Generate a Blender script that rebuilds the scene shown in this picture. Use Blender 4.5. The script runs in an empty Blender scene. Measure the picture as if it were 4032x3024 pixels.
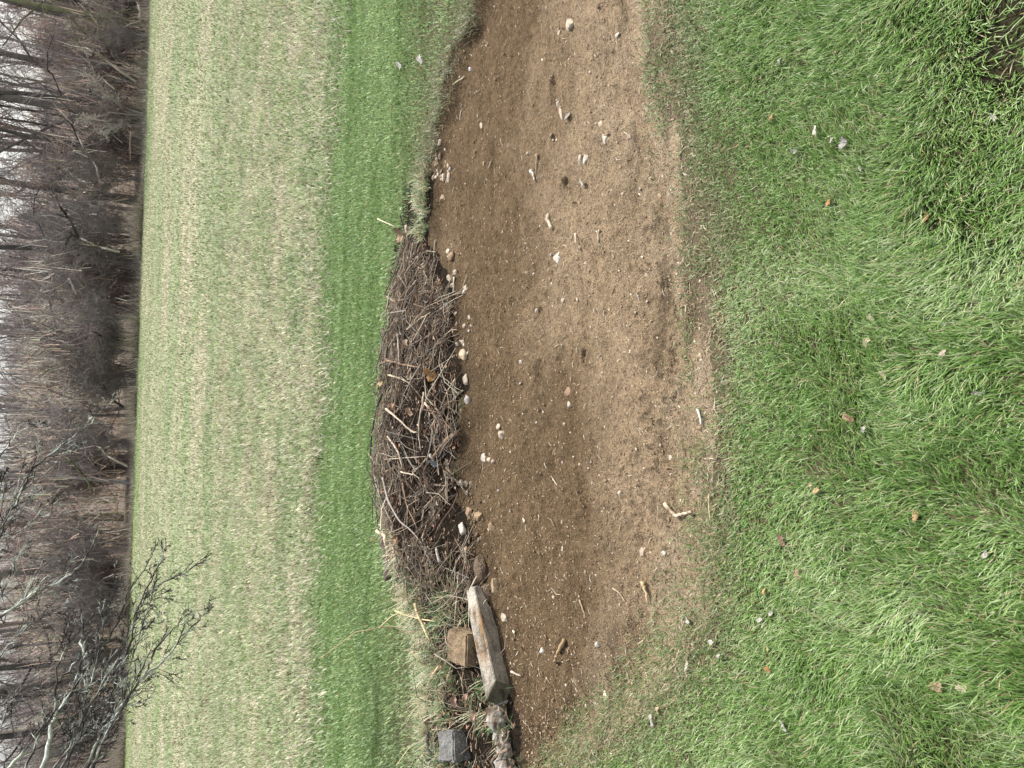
import bpy, math, random
import numpy as np
from mathutils import Vector, Matrix
random.seed(7); rng = np.random.default_rng(7)
C = bpy.context.scene
COL = C.collection

# ------------------------------------------------------------------ camera
FPX = 2912.0; CH = 1.60
PITCH = math.atan((2016-366)/FPX); ROLL = math.radians(1.9)
F = np.array([0, math.cos(PITCH), -math.sin(PITCH)])
W = np.array([0, math.sin(PITCH), math.cos(PITCH)])
E = np.array([1.0, 0, 0])
RR = math.cos(ROLL)*E + math.sin(ROLL)*W      # right of the upright view
UU = math.cos(ROLL)*W - math.sin(ROLL)*E      # up of the upright view
cd = bpy.data.cameras.new('camera'); cam = bpy.data.objects.new('camera', cd); COL.objects.link(cam)
cd.sensor_fit = 'HORIZONTAL'; cd.sensor_width = 36; cd.lens = 26; cd.clip_start = 0.05; cd.clip_end = 2000
m = Matrix.Identity(4)
for i in range(3):                            # the phone was held on its side: world up points to image left
    m[i][0] = -UU[i]; m[i][1] = RR[i]; m[i][2] = -F[i]
m[2][3] = CH
cam.matrix_world = m
C.camera = cam

# ------------------------------------------------------------------ world, sun, exposure
SUN_EL = math.radians(54); SUN_AZ = math.radians(58)     # azimuth from +Y towards +X
wd = bpy.data.worlds.new("World"); C.world = wd; wd.use_nodes = True
nt = wd.node_tree; bg = nt.nodes['Background']
sky = nt.nodes.new('ShaderNodeTexSky'); sky.sky_type = 'NISHITA'; sky.sun_disc = False
sky.sun_elevation = SUN_EL; sky.sun_rotation = SUN_AZ; sky.dust_density = 3.0; sky.air_density = 1.2
hs = nt.nodes.new('ShaderNodeHueSaturation'); hs.inputs['Saturation'].default_value = .35; nt.links.new(sky.outputs[0], hs.inputs['Color']); nt.links.new(hs.outputs[0], bg.inputs[0]); bg.inputs[1].default_value = 0.15
sl = bpy.data.lights.new('sun', 'SUN'); sl.energy = 3.6; sl.angle = math.radians(2.0); sl.color = (1.0, 0.95, 0.88)
so = bpy.data.objects.new('sun', sl); COL.objects.link(so)
sd = Vector((math.sin(SUN_AZ)*math.cos(SUN_EL), math.cos(SUN_AZ)*math.cos(SUN_EL), math.sin(SUN_EL)))
so.rotation_euler = sd.to_track_quat('Z', 'Y').to_euler(); so.location = (5, 5, 12)
C.view_settings.view_transform = 'Standard'; C.view_settings.look = 'None'
C.view_settings.exposure = 0.6; C.view_settings.gamma = 1.0
C.cycles.max_bounces = 6; C.cycles.transparent_max_bounces = 4

# ------------------------------------------------------------------ photo point -> place
def ray(px, py):
    a = ((3024-py)-1512)/FPX; b = (2016-px)/FPX
    return F + a*RR + b*UU
def gnd(px, py, z=0.0):
    d = ray(px, py); t = (z-CH)/d[2]
    return np.array([d[0]*t, d[1]*t, z])
def aty(px, py, y):
    d = ray(px, py); t = y/d[1]
    return np.array([d[0]*t, y, CH+d[2]*t])
def curve(pts, z=0.0):
    g = np.array([gnd(a, b, z)[:2] for a, b in pts]); o = np.argsort(g[:, 0]); g = g[o]
    return lambda x: np.interp(x, g[:, 0], g[:, 1])

# ------------------------------------------------------------------ noise
def _h(ix, iy, s):
    n = (ix.astype(np.int64)*374761393 + iy.astype(np.int64)*668265263 + s*982451653) & 0xffffffff
    n = ((n ^ (n >> 13))*1274126177) & 0xffffffff
    return ((n ^ (n >> 16)) & 0xffffff)/float(0xffffff)
def vn(x, y, s=0):
    x = np.asarray(x, float); y = np.asarray(y, float)
    ix = np.floor(x); iy = np.floor(y); fx = x-ix; fy = y-iy
    fx = fx*fx*(3-2*fx); fy = fy*fy*(3-2*fy)
    a = _h(ix, iy, s); b = _h(ix+1, iy, s); c = _h(ix, iy+1, s); d = _h(ix+1, iy+1, s)
    return (a*(1-fx)+b*fx)*(1-fy)+(c*(1-fx)+d*fx)*fy
def fbm(x, y, s=0, o=4):
    r = 0; a = .5; t = 0
    for k in range(o):
        r = r+a*vn(x*2**k+k*17.3, y*2**k-k*9.1, s+k*31); t += a; a *= .5
    return r/t
def ss(a, b, x):
    t = np.clip((x-a)/(b-a), 0, 1); return t*t*(3-2*t)

# ------------------------------------------------------------------ object helpers
def tag(o, label=None, cat=None, group=None, kind=None):
    if label: o['label'] = label
    if cat: o['category'] = cat
    if group: o['group'] = group
    if kind: o['kind'] = kind
    return o
def mesh_np(name, V, tri=None, quad=None, col=None, mat=None, smooth=False):
    me = bpy.data.meshes.new(name)
    V = np.asarray(V, np.float32).reshape(-1, 3)
    parts = []; sizes = []
    if quad is not None and len(quad): q = np.asarray(quad, np.int32).reshape(-1, 4); parts.append(q.ravel()); sizes.append(np.full(len(q), 4, np.int32))
    if tri is not None and len(tri): t = np.asarray(tri, np.int32).reshape(-1, 3); parts.append(t.ravel()); sizes.append(np.full(len(t), 3, np.int32))
    loops = np.concatenate(parts); sz = np.concatenate(sizes)
    me.vertices.add(len(V)); me.vertices.foreach_set('co', V.ravel())
    me.loops.add(len(loops)); me.loops.foreach_set('vertex_index', loops)
    me.polygons.add(len(sz)); st = np.zeros(len(sz), np.int32); st[1:] = np.cumsum(sz)[:-1]
    me.polygons.foreach_set('loop_start', st); me.polygons.foreach_set('loop_total', sz)
    me.polygons.foreach_set('use_smooth', np.full(len(sz), smooth))
    if col is not None:
        c4 = np.ones((len(V), 4), np.float32); c4[:, :3] = col
        at = me.color_attributes.new('Col', 'FLOAT_COLOR', 'POINT'); at.data.foreach_set('color', c4.ravel())
    me.update(calc_edges=True)
    if mat: me.materials.append(mat)
    return me
def obj(name, me, parent=None, loc=None):
    o = bpy.data.objects.new(name, me); COL.objects.link(o)
    if parent: o.parent = parent
    if loc is not None: o.location = loc
    return o
def empty(name, loc, rz=0):
    o = bpy.data.objects.new(name, None); COL.objects.link(o); o.location = loc; o.rotation_euler.z = rz
    o.empty_display_size = .1
    return o
class Acc:
    def __init__(s): s.V = []; s.T = []; s.Q = []; s.C = []; s.n = 0
    def add(s, V, tri=None, quad=None, col=(.2, .2, .2)):
        V = np.asarray(V, float).reshape(-1, 3)
        if tri is not None: s.T.append(np.asarray(tri).reshape(-1, 3)+s.n)
        if quad is not None: s.Q.append(np.asarray(quad).reshape(-1, 4)+s.n)
        c = np.asarray(col, float)
        if c.ndim == 1: c = np.tile(c, (len(V), 1))
        s.V.append(V); s.C.append(c); s.n += len(V)
    def mesh(s, name, mat, smooth=False, origin=(0, 0, 0)):
        V = np.concatenate(s.V)-np.asarray(origin)
        return mesh_np(name, V, np.concatenate(s.T) if s.T else None, np.concatenate(s.Q) if s.Q else None, np.concatenate(s.C), mat, smooth)
def nrm(v): return v/np.maximum(np.linalg.norm(v, axis=-1, keepdims=True), 1e-9)
def tubes(acc, P, R, k=5, col=(.2, .2, .2), jit=0.0):
    """P (N,n,3) polylines, R (N,n) radii"""
    P = np.asarray(P, float); R = np.asarray(R, float)
    if P.ndim == 2: P = P[None]; R = R[None]
    N, n, _ = P.shape
    T = nrm(np.gradient(P, axis=1))
    ref = rng.normal(size=(N, 1, 3)); av = T.mean(1, keepdims=True); ref = nrm(ref-(ref*av).sum(-1, keepdims=True)*av/np.maximum((av*av).sum(-1, keepdims=True), 1e-9))
    U = nrm(np.cross(T, ref)); V = np.cross(T, U)
    a = np.arange(k)*2*math.pi/k
    Rk = R[:, :, None, None]*np.ones((1, 1, k, 1))
    if jit: Rk = Rk*(1+jit*rng.normal(size=Rk.shape))
    ring = P[:, :, None, :]+Rk*(U[:, :, None, :]*np.cos(a)[None, None, :, None]+V[:, :, None, :]*np.sin(a)[None, None, :, None])
    i = np.arange(N)[:, None, None]*n*k; j = np.arange(n-1)[None, :, None]*k; q = np.arange(k)[None, None, :]; q2 = (q+1) % k
    Q = np.stack([i+j+q, i+j+q2, i+j+k+q2, i+j+k+q], -1).reshape(-1, 4)
    c = np.asarray(col, float)
    if c.ndim == 2: c = np.repeat(c, n*k, axis=0)
    acc.add(ring.reshape(-1, 3), quad=Q, col=c)
def blades(acc, B, L, wd_, az, lean, bend, col, seg=3, tipcol=None, Z=None):
    """B (N,3) roots; each blade an arc that leans over to azimuth az"""
    N = len(B); wv = np.stack([-np.sin(az), np.cos(az), np.zeros(N)], -1)
    d = np.stack([np.cos(az), np.sin(az), np.zeros(N)], -1)
    rows = []; P = B.copy(); ang = lean.copy()
    cols = []
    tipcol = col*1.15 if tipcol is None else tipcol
    for s in range(seg):
        w = (wd_*(1-s/seg*0.6)*.5)[:, None]
        rows.append(P-wv*w); rows.append(P+wv*w)
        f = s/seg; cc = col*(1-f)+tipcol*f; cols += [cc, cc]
        st = (L/seg)[:, None]
        P = P+st*(d*np.sin(ang)[:, None]+np.array([0, 0, 1.0])*np.cos(ang)[:, None]); ang = ang+bend/seg
    rows.append(P); cols.append(tipcol)
    V = np.stack(rows, 1); Cc = np.stack(cols, 1); nv = 2*seg+1
    base = (np.arange(N)*nv)[:, None]
    tr = []
    for s in range(seg-1):
        a = 2*s; tr += [[a, a+1, a+3], [a, a+3, a+2]]
    tr.append([2*seg-2, 2*seg-1, 2*seg])
    tri = (base[:, None]+np.array(tr)[None]).reshape(-1, 3)
    acc.add(V.reshape(-1, 3), tri=tri, col=Cc.reshape(-1, 3))

# ------------------------------------------------------------------ materials
def N_(nt, t, **k):
    n = nt.nodes.new(t)
    for a, b in k.items(): setattr(n, a, b)
    return n
def mat_col(name, rough=.8, spec=.3, noise=None, bump=None, trans=0.0, base=None):
    """colour comes from the mesh's own pigment; noise=(scale, dark, light); bump=(scale, distance)"""
    m = bpy.data.materials.new(name); m.use_nodes = True; nt = m.node_tree; L = nt.links
    pb = nt.nodes['Principled BSDF']; pb.inputs['Roughness'].default_value = rough; pb.inputs['Specular IOR Level'].default_value = spec
    if base: c = N_(nt, 'ShaderNodeRGB'); c.outputs[0].default_value = (*base, 1); src = c.outputs[0]
    else: c = N_(nt, 'ShaderNodeVertexColor', layer_name='Col'); src = c.outputs[0]
    tc = N_(nt, 'ShaderNodeTexCoord')
    for nz in (noise or []):
        t = N_(nt, 'ShaderNodeTexNoise'); t.inputs['Scale'].default_value = nz[0]; t.inputs['Detail'].default_value = 6; t.inputs['Roughness'].default_value = .65
        L.new(tc.outputs['Object'], t.inputs['Vector'])
        mr = N_(nt, 'ShaderNodeMapRange'); mr.inputs[1].default_value = .3; mr.inputs[2].default_value = .7
        mr.inputs[3].default_value = nz[1]; mr.inputs[4].default_value = nz[2]
        L.new(t.outputs[0], mr.inputs[0])
        v = N_(nt, 'ShaderNodeVectorMath', operation='SCALE'); L.new(src, v.inputs[0]); L.new(mr.outputs[0], v.inputs['Scale']); src = v.outputs[0]
    L.new(src, pb.inputs['Base Color'])
    prev = None
    for b in (bump or []):
        t = N_(nt, 'ShaderNodeTexNoise'); t.inputs['Scale'].default_value = b[0]; t.inputs['Detail'].default_value = 5; t.inputs['Roughness'].default_value = .6
        L.new(tc.outputs['Object'], t.inputs['Vector'])
        bn = N_(nt, 'ShaderNodeBump'); bn.inputs['Distance'].default_value = b[1]; bn.inputs['Strength'].default_value = 1
        L.new(t.outputs[0], bn.inputs['Height'])
        if prev: L.new(prev, bn.inputs['Normal'])
        prev = bn.outputs[0]
    if prev: L.new(prev, pb.inputs['Normal'])
    if trans:
        tb = N_(nt, 'ShaderNodeBsdfTranslucent'); L.new(src, tb.inputs[0]); mx = N_(nt, 'ShaderNodeMixShader'); mx.inputs[0].default_value = trans
        L.new(pb.outputs[0], mx.inputs[1]); L.new(tb.outputs[0], mx.inputs[2]); L.new(mx.outputs[0], nt.nodes['Material Output'].inputs[0])
    return m
M_soil = mat_col('soil', .95, .1, noise=[(9, .82, 1.16), (60, .75, 1.28), (260, .7, 1.3)], bump=[(38, .034), (130, .020)])
M_turf = mat_col('turf_soil', .95, .1, noise=[(20, .8, 1.2), (150, .6, 1.4)], bump=[(90, .01)])
M_field = mat_col('field_ground', .95, .1, noise=[(3, .8, 1.2), (14, .7, 1.3)], bump=[(10, .05)])
M_litter = mat_col('leaf_litter', .95, .1, noise=[(1.2, .6, 1.35), (9, .6, 1.4)], bump=[(4, .2)])
M_grass = mat_col('grass', .42, .45, trans=.3)
M_grassfar = mat_col('far_grass', .6, .3, trans=.25)
M_thicket = mat_col('thicket_twigs', .8, .2, trans=.42)
M_twig = mat_col('twig_bark', .8, .25, noise=[(60, .65, 1.3)])
M_bark = mat_col('bark', .9, .15, noise=[(3, .7, 1.3), (25, .7, 1.3)], bump=[(18, .03)])
M_lichen = mat_col('lichen_bark', .9, .15, noise=[(40, .7, 1.35)], bump=[(60, .006)])
M_stone = mat_col('stone', .8, .25, noise=[(30, .75, 1.2), (160, .75, 1.25)], bump=[(90, .004)])
M_leaf = mat_col('dead_leaf', .6, .3, noise=[(60, .7, 1.25)], trans=.2)
M_wood = mat_col('weathered_wood', .85, .2, noise=[(14, .65, 1.2), (120, .6, 1.3)], bump=[(50, .016)])
M_block = mat_col('block', .95, .1, noise=[(18, .6, 1.25), (160, .6, 1.4)], bump=[(200, .006), (40, .014)])

# ------------------------------------------------------------------ outlines of the bare soil and the heap
EN = curve([(2590,-400),(2610,0),(2625,300),(2680,550),(2710,700),(2750,850),(2790,1100),(2805,1400),(2815,1700),(2805,2000),(2815,2300),(2770,2480),(2680,2650),(2560,2800),(2380,2930),(2230,3024),(2150,3200)])
EF = curve([(1960,-300),(1900,0),(1860,120),(1800,210),(1780,320),(1760,420),(1735,500),(1725,580),(1695,640),(1690,760),(1690,900),(1700,1000),(1760,1100),(1800,1300),(1835,1450),(1845,1600),(1830,1800),(1815,1950),(1860,2100),(1890,2250),(1925,2400),(1990,2550),(2040,2720),(2065,2900),(2080,3024),(2090,3300)], -.03)
def mprof():
    rows = [(1705,960,1600),(1745,1040,1565),(1795,1150,1545),(1820,1300,1525),(1842,1450,1512),(1850,1600,1500),(1840,1800,1492),(1830,1950,1490),(1875,2100,1500),(1905,2250,1535),(1940,2400,1580),(2000,2550,1620),(2045,2720,1640),(2070,2900,1670),(2080,3024,1690)]
    X = []; Y = []; D = []; Z = []
    for f, py, b in rows:
        g = gnd(f, py, -.03); dep = .12+.40*min(1, (f-b)/330)
        top = aty(b, py, g[1]+dep)
        X.append(g[0]); Y.append(g[1]); D.append(dep); Z.append(top[2])
    X = np.array(X[::-1]); Y = np.array(Y[::-1]); D = np.array(D[::-1]); Z = np.array(Z[::-1])
    X = np.concatenate([[X[0]-2.0], X, [X[-1]+.25, X[-1]+.5]]); Y = np.concatenate([[Y[0]], Y, [Y[-1], Y[-1]]])
    D = np.concatenate([[D[0]], D, [.2, .2]]); Z = np.concatenate([[Z[0]], Z, [0.02, -.0]])
    return X, Y, D, Z
MX, MY, MD, MZ = mprof()
HW = .072                                                     # the twigs add this much above the earth core
def mound(x, y):
    f = np.interp(x, MX, MY); d = np.interp(x, MX, MD); z = np.maximum(np.interp(x, MX, MZ)-HW, 0)
    t = (y-f)/d
    up = ss(-.05, .95, t)**.8; dn = 1-ss(1.15, 2.2, t)
    r = z*up*dn
    return r*(1+.55*(fbm(x*6, y*7, 5)-.5)), t+.35*(fbm(x*7, y*3, 6)-.5)*(t > -2)
PITS = [(2215,722,.014,.022,.05),(2292,1405,.014,.022,.055),(2158,318,.011,.03,.04),(2615,880,.05,.09,.025),(2120,1475,.02,.06,.015),(2660,1430,.04,.13,.02),(2640,1750,.05,.15,.02),(2540,2080,.06,.10,.02)]
PW = [(gnd(a, b, -.03), rx, ry, dp) for a, b, ry, rx, dp in PITS]
def height(x, y):
    en = EN(x); ef = EF(x)
    wob = .05*(fbm(x*9, y*9, 3)-.5)
    inside = ss(-.01, .28, y+wob-en)*(1-ss(-.20, .04, y+wob*1.2-ef))
    near = (abs(x) < 3.2) & (y > .2) & (y < 5.2)
    ln = .018*(fbm(x*3, y*3, 8)-.5)
    c = x*.86+y*.5; dd = -x*.5+y*.86                           # rake direction of the machine
    s = -.045+.05*(fbm(x*1.3, y*2.2, 21)-.5)+.040*(fbm(c*7, dd*30, 22)-.5)+.010*(fbm(x*24, y*34, 23, 3)-.5)+.007*(fbm(x*60, y*80, 24, 2)-.5)+.009*(fbm(c*30, dd*100, 25, 2)-.5)
    cl = np.clip(fbm(x*60, y*75, 29, 2)-.58, 0, 1)*.06*(.5+ss(.6, .1, y-en))*ss(.35, .6, fbm(x*2.2, y*2.2, 30)); s = s+cl
    s = s+.02*np.sin((y-en)*14+3*fbm(x*2, y*2, 31))*np.exp(-((y-en-.25)/.2)**2)*.5
    for g, rx, ry, dp in PW:
        q = ((x-g[0])/rx)**2+((y-g[1])/ry)**2
        s = s-dp*np.exp(-q**1.5)+dp*.25*np.exp(-(np.sqrt(q)-1.5)**2*6)
    z = np.where(near, ln*(1-inside)+s*inside, 0)
    mh, t = mound(x, y)
    z = z+np.where(near, mh, 0)
    far = y > 5.2
    z = z+np.where(far, .05*(fbm(x*.25, y*.25, 9)-.5)*ss(5.2, 9, y), 0)
    z = z+np.where(y > 36, ss(58, 118, y)*(5.0+1.5*fbm(x*.02, y*.02, 12)), 0)
    return z
# ------------------------------------------------------------------ ground, one sheet cut by what covers it
xs = np.concatenate([-np.geomspace(600, 2.85, 60), np.arange(-2.8, 2.801, .0085), np.geomspace(2.85, 600, 60)])
ys = np.concatenate([[-300, -60, -15, -4, -1, 0, .2, .4], np.arange(.5, 4.9, .0085), np.arange(4.92, 6.5, .06), np.geomspace(6.6, 600, 150)])
GX, GY = np.meshgrid(xs, ys); GZ = height(GX, GY)
nx, ny = len(xs), len(ys)
V = np.stack([GX, GY, GZ], -1).reshape(-1, 3)
ii = (np.arange(ny-1)[:, None]*nx+np.arange(nx-1)[None]).ravel()
Q = np.stack([ii, ii+1, ii+1+nx, ii+nx], -1)
fc = V[Q].mean(1); fx, fy = fc[:, 0], fc[:, 1]
wobf = .05*(fbm(fx*9, fy*9, 3)-.5)
_, mt = mound(fx, fy)
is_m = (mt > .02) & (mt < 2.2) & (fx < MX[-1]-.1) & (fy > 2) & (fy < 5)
is_s = (fy+wobf > EN(fx)) & (fy+wobf*1.2 < EF(fx)) & ~is_m & (fy < 5.2) & (abs(fx) < 40)
fe = 34.5+1.2*(fbm(fx*.15, fx*0, 40)-.5)
is_h = (fy > 62); is_l = (fy > fe) & ~is_h; is_f = (fy > 6.0+1.0*(fbm(fx*2.5, fy*3, 44)-.5)) & ~is_l & ~is_h
is_g = ~(is_m | is_s | is_h | is_l | is_f)
def gcol(kind, x, y):
    n = len(x); o = np.ones((n, 1))
    if kind == 's':
        wet = ss(.35, .8, ss(1.6, 3.3, y)*.75+ss(1.0, -1.2, x)*.45+.5*(fbm(x*1.6, y*2.5, 50)-.5))
        a = np.array([.36, .268, .172]); b = np.array([.182, .126, .073])
        wet = np.clip(wet+.35*ss(.5, .68, fbm(x*1.1+7, y*3, 58))-.25*ss(.5, .7, fbm(x*1.4+2, y*2.2, 59)), 0, 1); c = a*(1-wet[:, None])+b*wet[:, None]
        pale = np.maximum(ss(.45, .65, fbm(x*2.2, y*5, 52, 5))*ss(.6, .1, y-EN(x)), ss(.16, .02, y-EN(x)+.15*(fbm(x*8, y*8, 62)-.5))); c = c*(1-.6*pale[:, None])+np.array([.46, .37, .26])*.6*pale[:, None]
        dk = ss(.55, .72, fbm(x*3.5, y*11, 53, 5))*ss(.6, .1, y-EN(x)); c = c*(1-.5*dk[:, None])
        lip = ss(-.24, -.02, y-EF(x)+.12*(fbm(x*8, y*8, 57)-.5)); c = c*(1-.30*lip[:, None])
        return c
    if kind == 'm': return np.array([.035, .026, .018])*o*(1+.8*(fbm(x*20, y*20, 55)-.5))[:, None]  # dark earth, taken near black to paint deep shade between the twigs
    if kind == 'g':
        d = ss(3.8, 4.6, y)[:, None]; bgp = gnd(3990, 110); bb = ss(1.3, .4, np.hypot((x-bgp[0])/.22, (y-bgp[1])/.14))[:, None]; o = 1-.65*bb
        e = ss(5.6, 6.5, y+.5*(fbm(x*3, y*3, 45)-.5))[:, None]
        return (o*np.array([.10, .085, .05])*(1-d)+np.array([.10, .15, .05])*d)*(1-e)+np.array([.27, .30, .17])*e
    if kind == 'f':
        k = ss(.35, .65, fbm(x*.25, y*.9, 60))[:, None]
        e = ss(5.6, 6.5, y+.5*(fbm(x*3, y*3, 45)-.5))[:, None]
        return (np.array([.27, .32, .17])*k+np.array([.42, .39, .27])*(1-k))*e+np.array([.10, .15, .05])*(1-e)
    if kind == 'l': return np.array([.25, .21, .175])*o*(1+.6*(fbm(x*.5, y*.5, 61)-.5))[:, None]
    return np.array([.26, .22, .2])*o
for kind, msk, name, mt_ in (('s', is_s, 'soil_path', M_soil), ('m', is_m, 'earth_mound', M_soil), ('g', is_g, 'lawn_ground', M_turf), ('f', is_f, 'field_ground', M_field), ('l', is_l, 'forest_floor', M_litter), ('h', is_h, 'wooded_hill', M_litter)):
    q = Q[msk]; u, inv = np.unique(q.ravel(), return_inverse=True)
    Vv = V[u]; me = mesh_np(name, Vv, quad=inv.reshape(-1, 4), col=gcol(kind, Vv[:, 0], Vv[:, 1]), mat=mt_, smooth=True)
    o = obj(name, me); o['kind'] = 'structure'

def Hs(x, y): return height(np.atleast_1d(np.asarray(x, float)), np.atleast_1d(np.asarray(y, float)))
def pick(cols, n, p=None): return np.array(cols)[rng.choice(len(cols), n, p=p)]
def onray(px, py):
    """where the photograph's sight line meets the real ground, heap included"""
    d = ray(px, py); t = np.linspace(.8, 12, 2600); P = d[None]*t[:, None]; P[:, 2] += CH
    h = height(P[:, 0], P[:, 1]); k = np.argmax(P[:, 2] < h+.002); return P[k]

# ------------------------------------------------------------------ grass
def lay(name, label, A, mat): 
    o = obj(name, A.mesh(name, mat)); tag(o, label, 'grass', kind='stuff'); return o
GREENS = np.array([[.14, .26, .055], [.20, .34, .085], [.28, .40, .145], [.40, .49, .26], [.58, .63, .44], [.09, .17, .032]])
# near lawn
A = Acc(); n = 330000
x = rng.uniform(-1.9, 1.9, n); y = rng.uniform(.5, 2.35, n)
dm = EN(x)-y; rb = ss(-.1, .6, x)*.15+.02; sparse = ss(rb*1.6, 0, dm+.25*(fbm(x*9, y*9, 77)-.5))
keep = rng.random(n) < np.where(dm > .08, 1, np.clip((dm+.02)/.10, 0, 1))
bg_ = gnd(3990, 110); bare = ss(1.25, .35, np.hypot((x-bg_[0])/.13, (y-bg_[1])/.075)+.9*(fbm(x*14, y*14, 70)-.5))     # worn earth corner on the right
keep &= rng.random(n) > bare*.88; keep &= rng.random(n) > sparse*.5
th = fbm(x*9, y*9, 71); keep &= rng.random(n) > ss(.62, .85, th)*.7
x = x[keep]; y = y[keep]; n = len(x); dm = dm[keep]; sparse = sparse[keep]
ang = (fbm(x*2.2, y*2.2, 72)*2.2+fbm(x*7, y*7, 73)*1.3)*2*math.pi
az = ang*.6+1.2+rng.normal(0, .7, n)*(1+1.3*ss(.6, .1, dm))
clump = fbm(x*11, y*11, 74)
Ln = (.030+.018*ss(.3, .7, fbm(x*3, y*3, 75))+.020*clump)*rng.uniform(.5, 1.35, n)*(.42+.58*ss(0, .6, dm))*.88
tone = np.clip(fbm(x*4, y*4, 76)*.9+rng.normal(0, .28, n)+.08, 0, .999)
idx = (tone*5).astype(int); order = np.array([5, 0, 1, 2, 3, 4]); c = GREENS[order[idx]]*rng.uniform(.8, 1.2, (n, 1))
dry = rng.random(n) < .06+.4*ss(.14, .0, dm); c[dry] = pick([[.42, .36, .20], [.33, .27, .14], [.5, .45, .28]], dry.sum())
g_ = c.mean(1, keepdims=True); c = c*(1-.35*sparse[:, None])+(g_*np.array([1.12, 1.05, .8]))*.35*sparse[:, None]
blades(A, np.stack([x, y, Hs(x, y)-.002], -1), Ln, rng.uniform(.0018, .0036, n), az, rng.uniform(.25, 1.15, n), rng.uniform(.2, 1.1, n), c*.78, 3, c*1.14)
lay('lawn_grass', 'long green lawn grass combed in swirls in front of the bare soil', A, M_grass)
# ragged fringe of grass on the edge and the grassy patches on the soil
A = Acc(); n = 70000
x = rng.uniform(-2.6, 2.4, n); y = EN(x)+rng.uniform(-.12, .35, n)
d = y-EN(x); left = ss(-.35, -1.2, x); right = ss(.2, 1.2, x)*.3
pr = ss(.30, -.05, d)*(.25+.55*ss(.45, .6, fbm(x*4, y*8, 80)))*(.35+.9*left+right)+left*ss(.42, .56, fbm(x*3, y*3, 81))*.7*ss(.35, .2, d)
pr2 = ss(.52, .6, fbm(x*5, y*9, 82))*ss(.2, .02, d)*.9
keep = (rng.random(n) < np.maximum(pr, pr2)); x = x[keep]; y = y[keep]; n = len(x)
c = pick([[.14, .23, .06], [.2, .27, .11], [.24, .28, .15], [.36, .31, .18], [.45, .38, .24]], n, [.25, .25, .2, .18, .12])*rng.uniform(.8, 1.2, (n, 1))
blades(A, np.stack([x, y, Hs(x, y)-.002], -1), rng.uniform(.012, .04, n), rng.uniform(.002, .004, n), rng.uniform(0, 6.28, n), rng.uniform(.4, 1.3, n), rng.uniform(0, .8, n), c*.9, 2)
lay('fringe_grass', 'thin trampled grass along the near edge of the bare soil', A, M_grass)
# strip of mown lawn behind the soil and the heap
A = Acc(); n = 240000
x = rng.uniform(-4.6, 4.8, n); y = rng.uniform(2.5, 6.7, n)
_, t_ = mound(x, y)
farside = np.where(x < MX[-1]-.1, (t_ > 1.55), y > EF(x)+.01)
yb = 6.0+.55*(fbm(x*1.2, x*0, 90)-.5)+.75*(fbm(x*5, y*7, 93)-.5)
keep = farside & (rng.random(n) < ss(yb+.5, yb-.45, y)); x = x[keep]; y = y[keep]; n = len(x)
st = np.clip(fbm(x*.35, y*8, 91, 3)*2.2-.6, 0, 1); pt = fbm(x*3, y*3, 92)
g0 = np.array([.21, .35, .10]); g1 = np.array([.45, .56, .28]); g2 = np.array([.11, .20, .045])
k = np.clip(st*.9+pt*.6-.2+rng.normal(0, .22, n), 0, 1)[:, None]
c = g2*(1-k)+g1*k; c = (c*.6+.4*g0)*rng.uniform(.55, 1.45, (n, 1)); c = c*.85+c.mean(1, keepdims=True)*.15
lipd = ss(.35, .0, y-EF(x))*(x > .6)                          # dull, matted grass on the rim to the right
c = c*(1-.45*lipd[:, None])+np.array([.20, .20, .13])*.45*lipd[:, None]
dry = rng.random(n) < .03+.2*lipd; c[dry] = pick([[.42, .36, .2], [.3, .22, .12]], dry.sum())
blades(A, np.stack([x, y, Hs(x, y)-.003], -1), rng.uniform(.015, .042, n), rng.uniform(.0035, .0095, n), rng.uniform(0, 6.28, n), rng.uniform(.1, .8, n), rng.uniform(.1, .9, n), c, 2, c*1.2)
lay('mown_grass', 'bright green mown grass strip behind the brush heap', A, M_grass)
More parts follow.
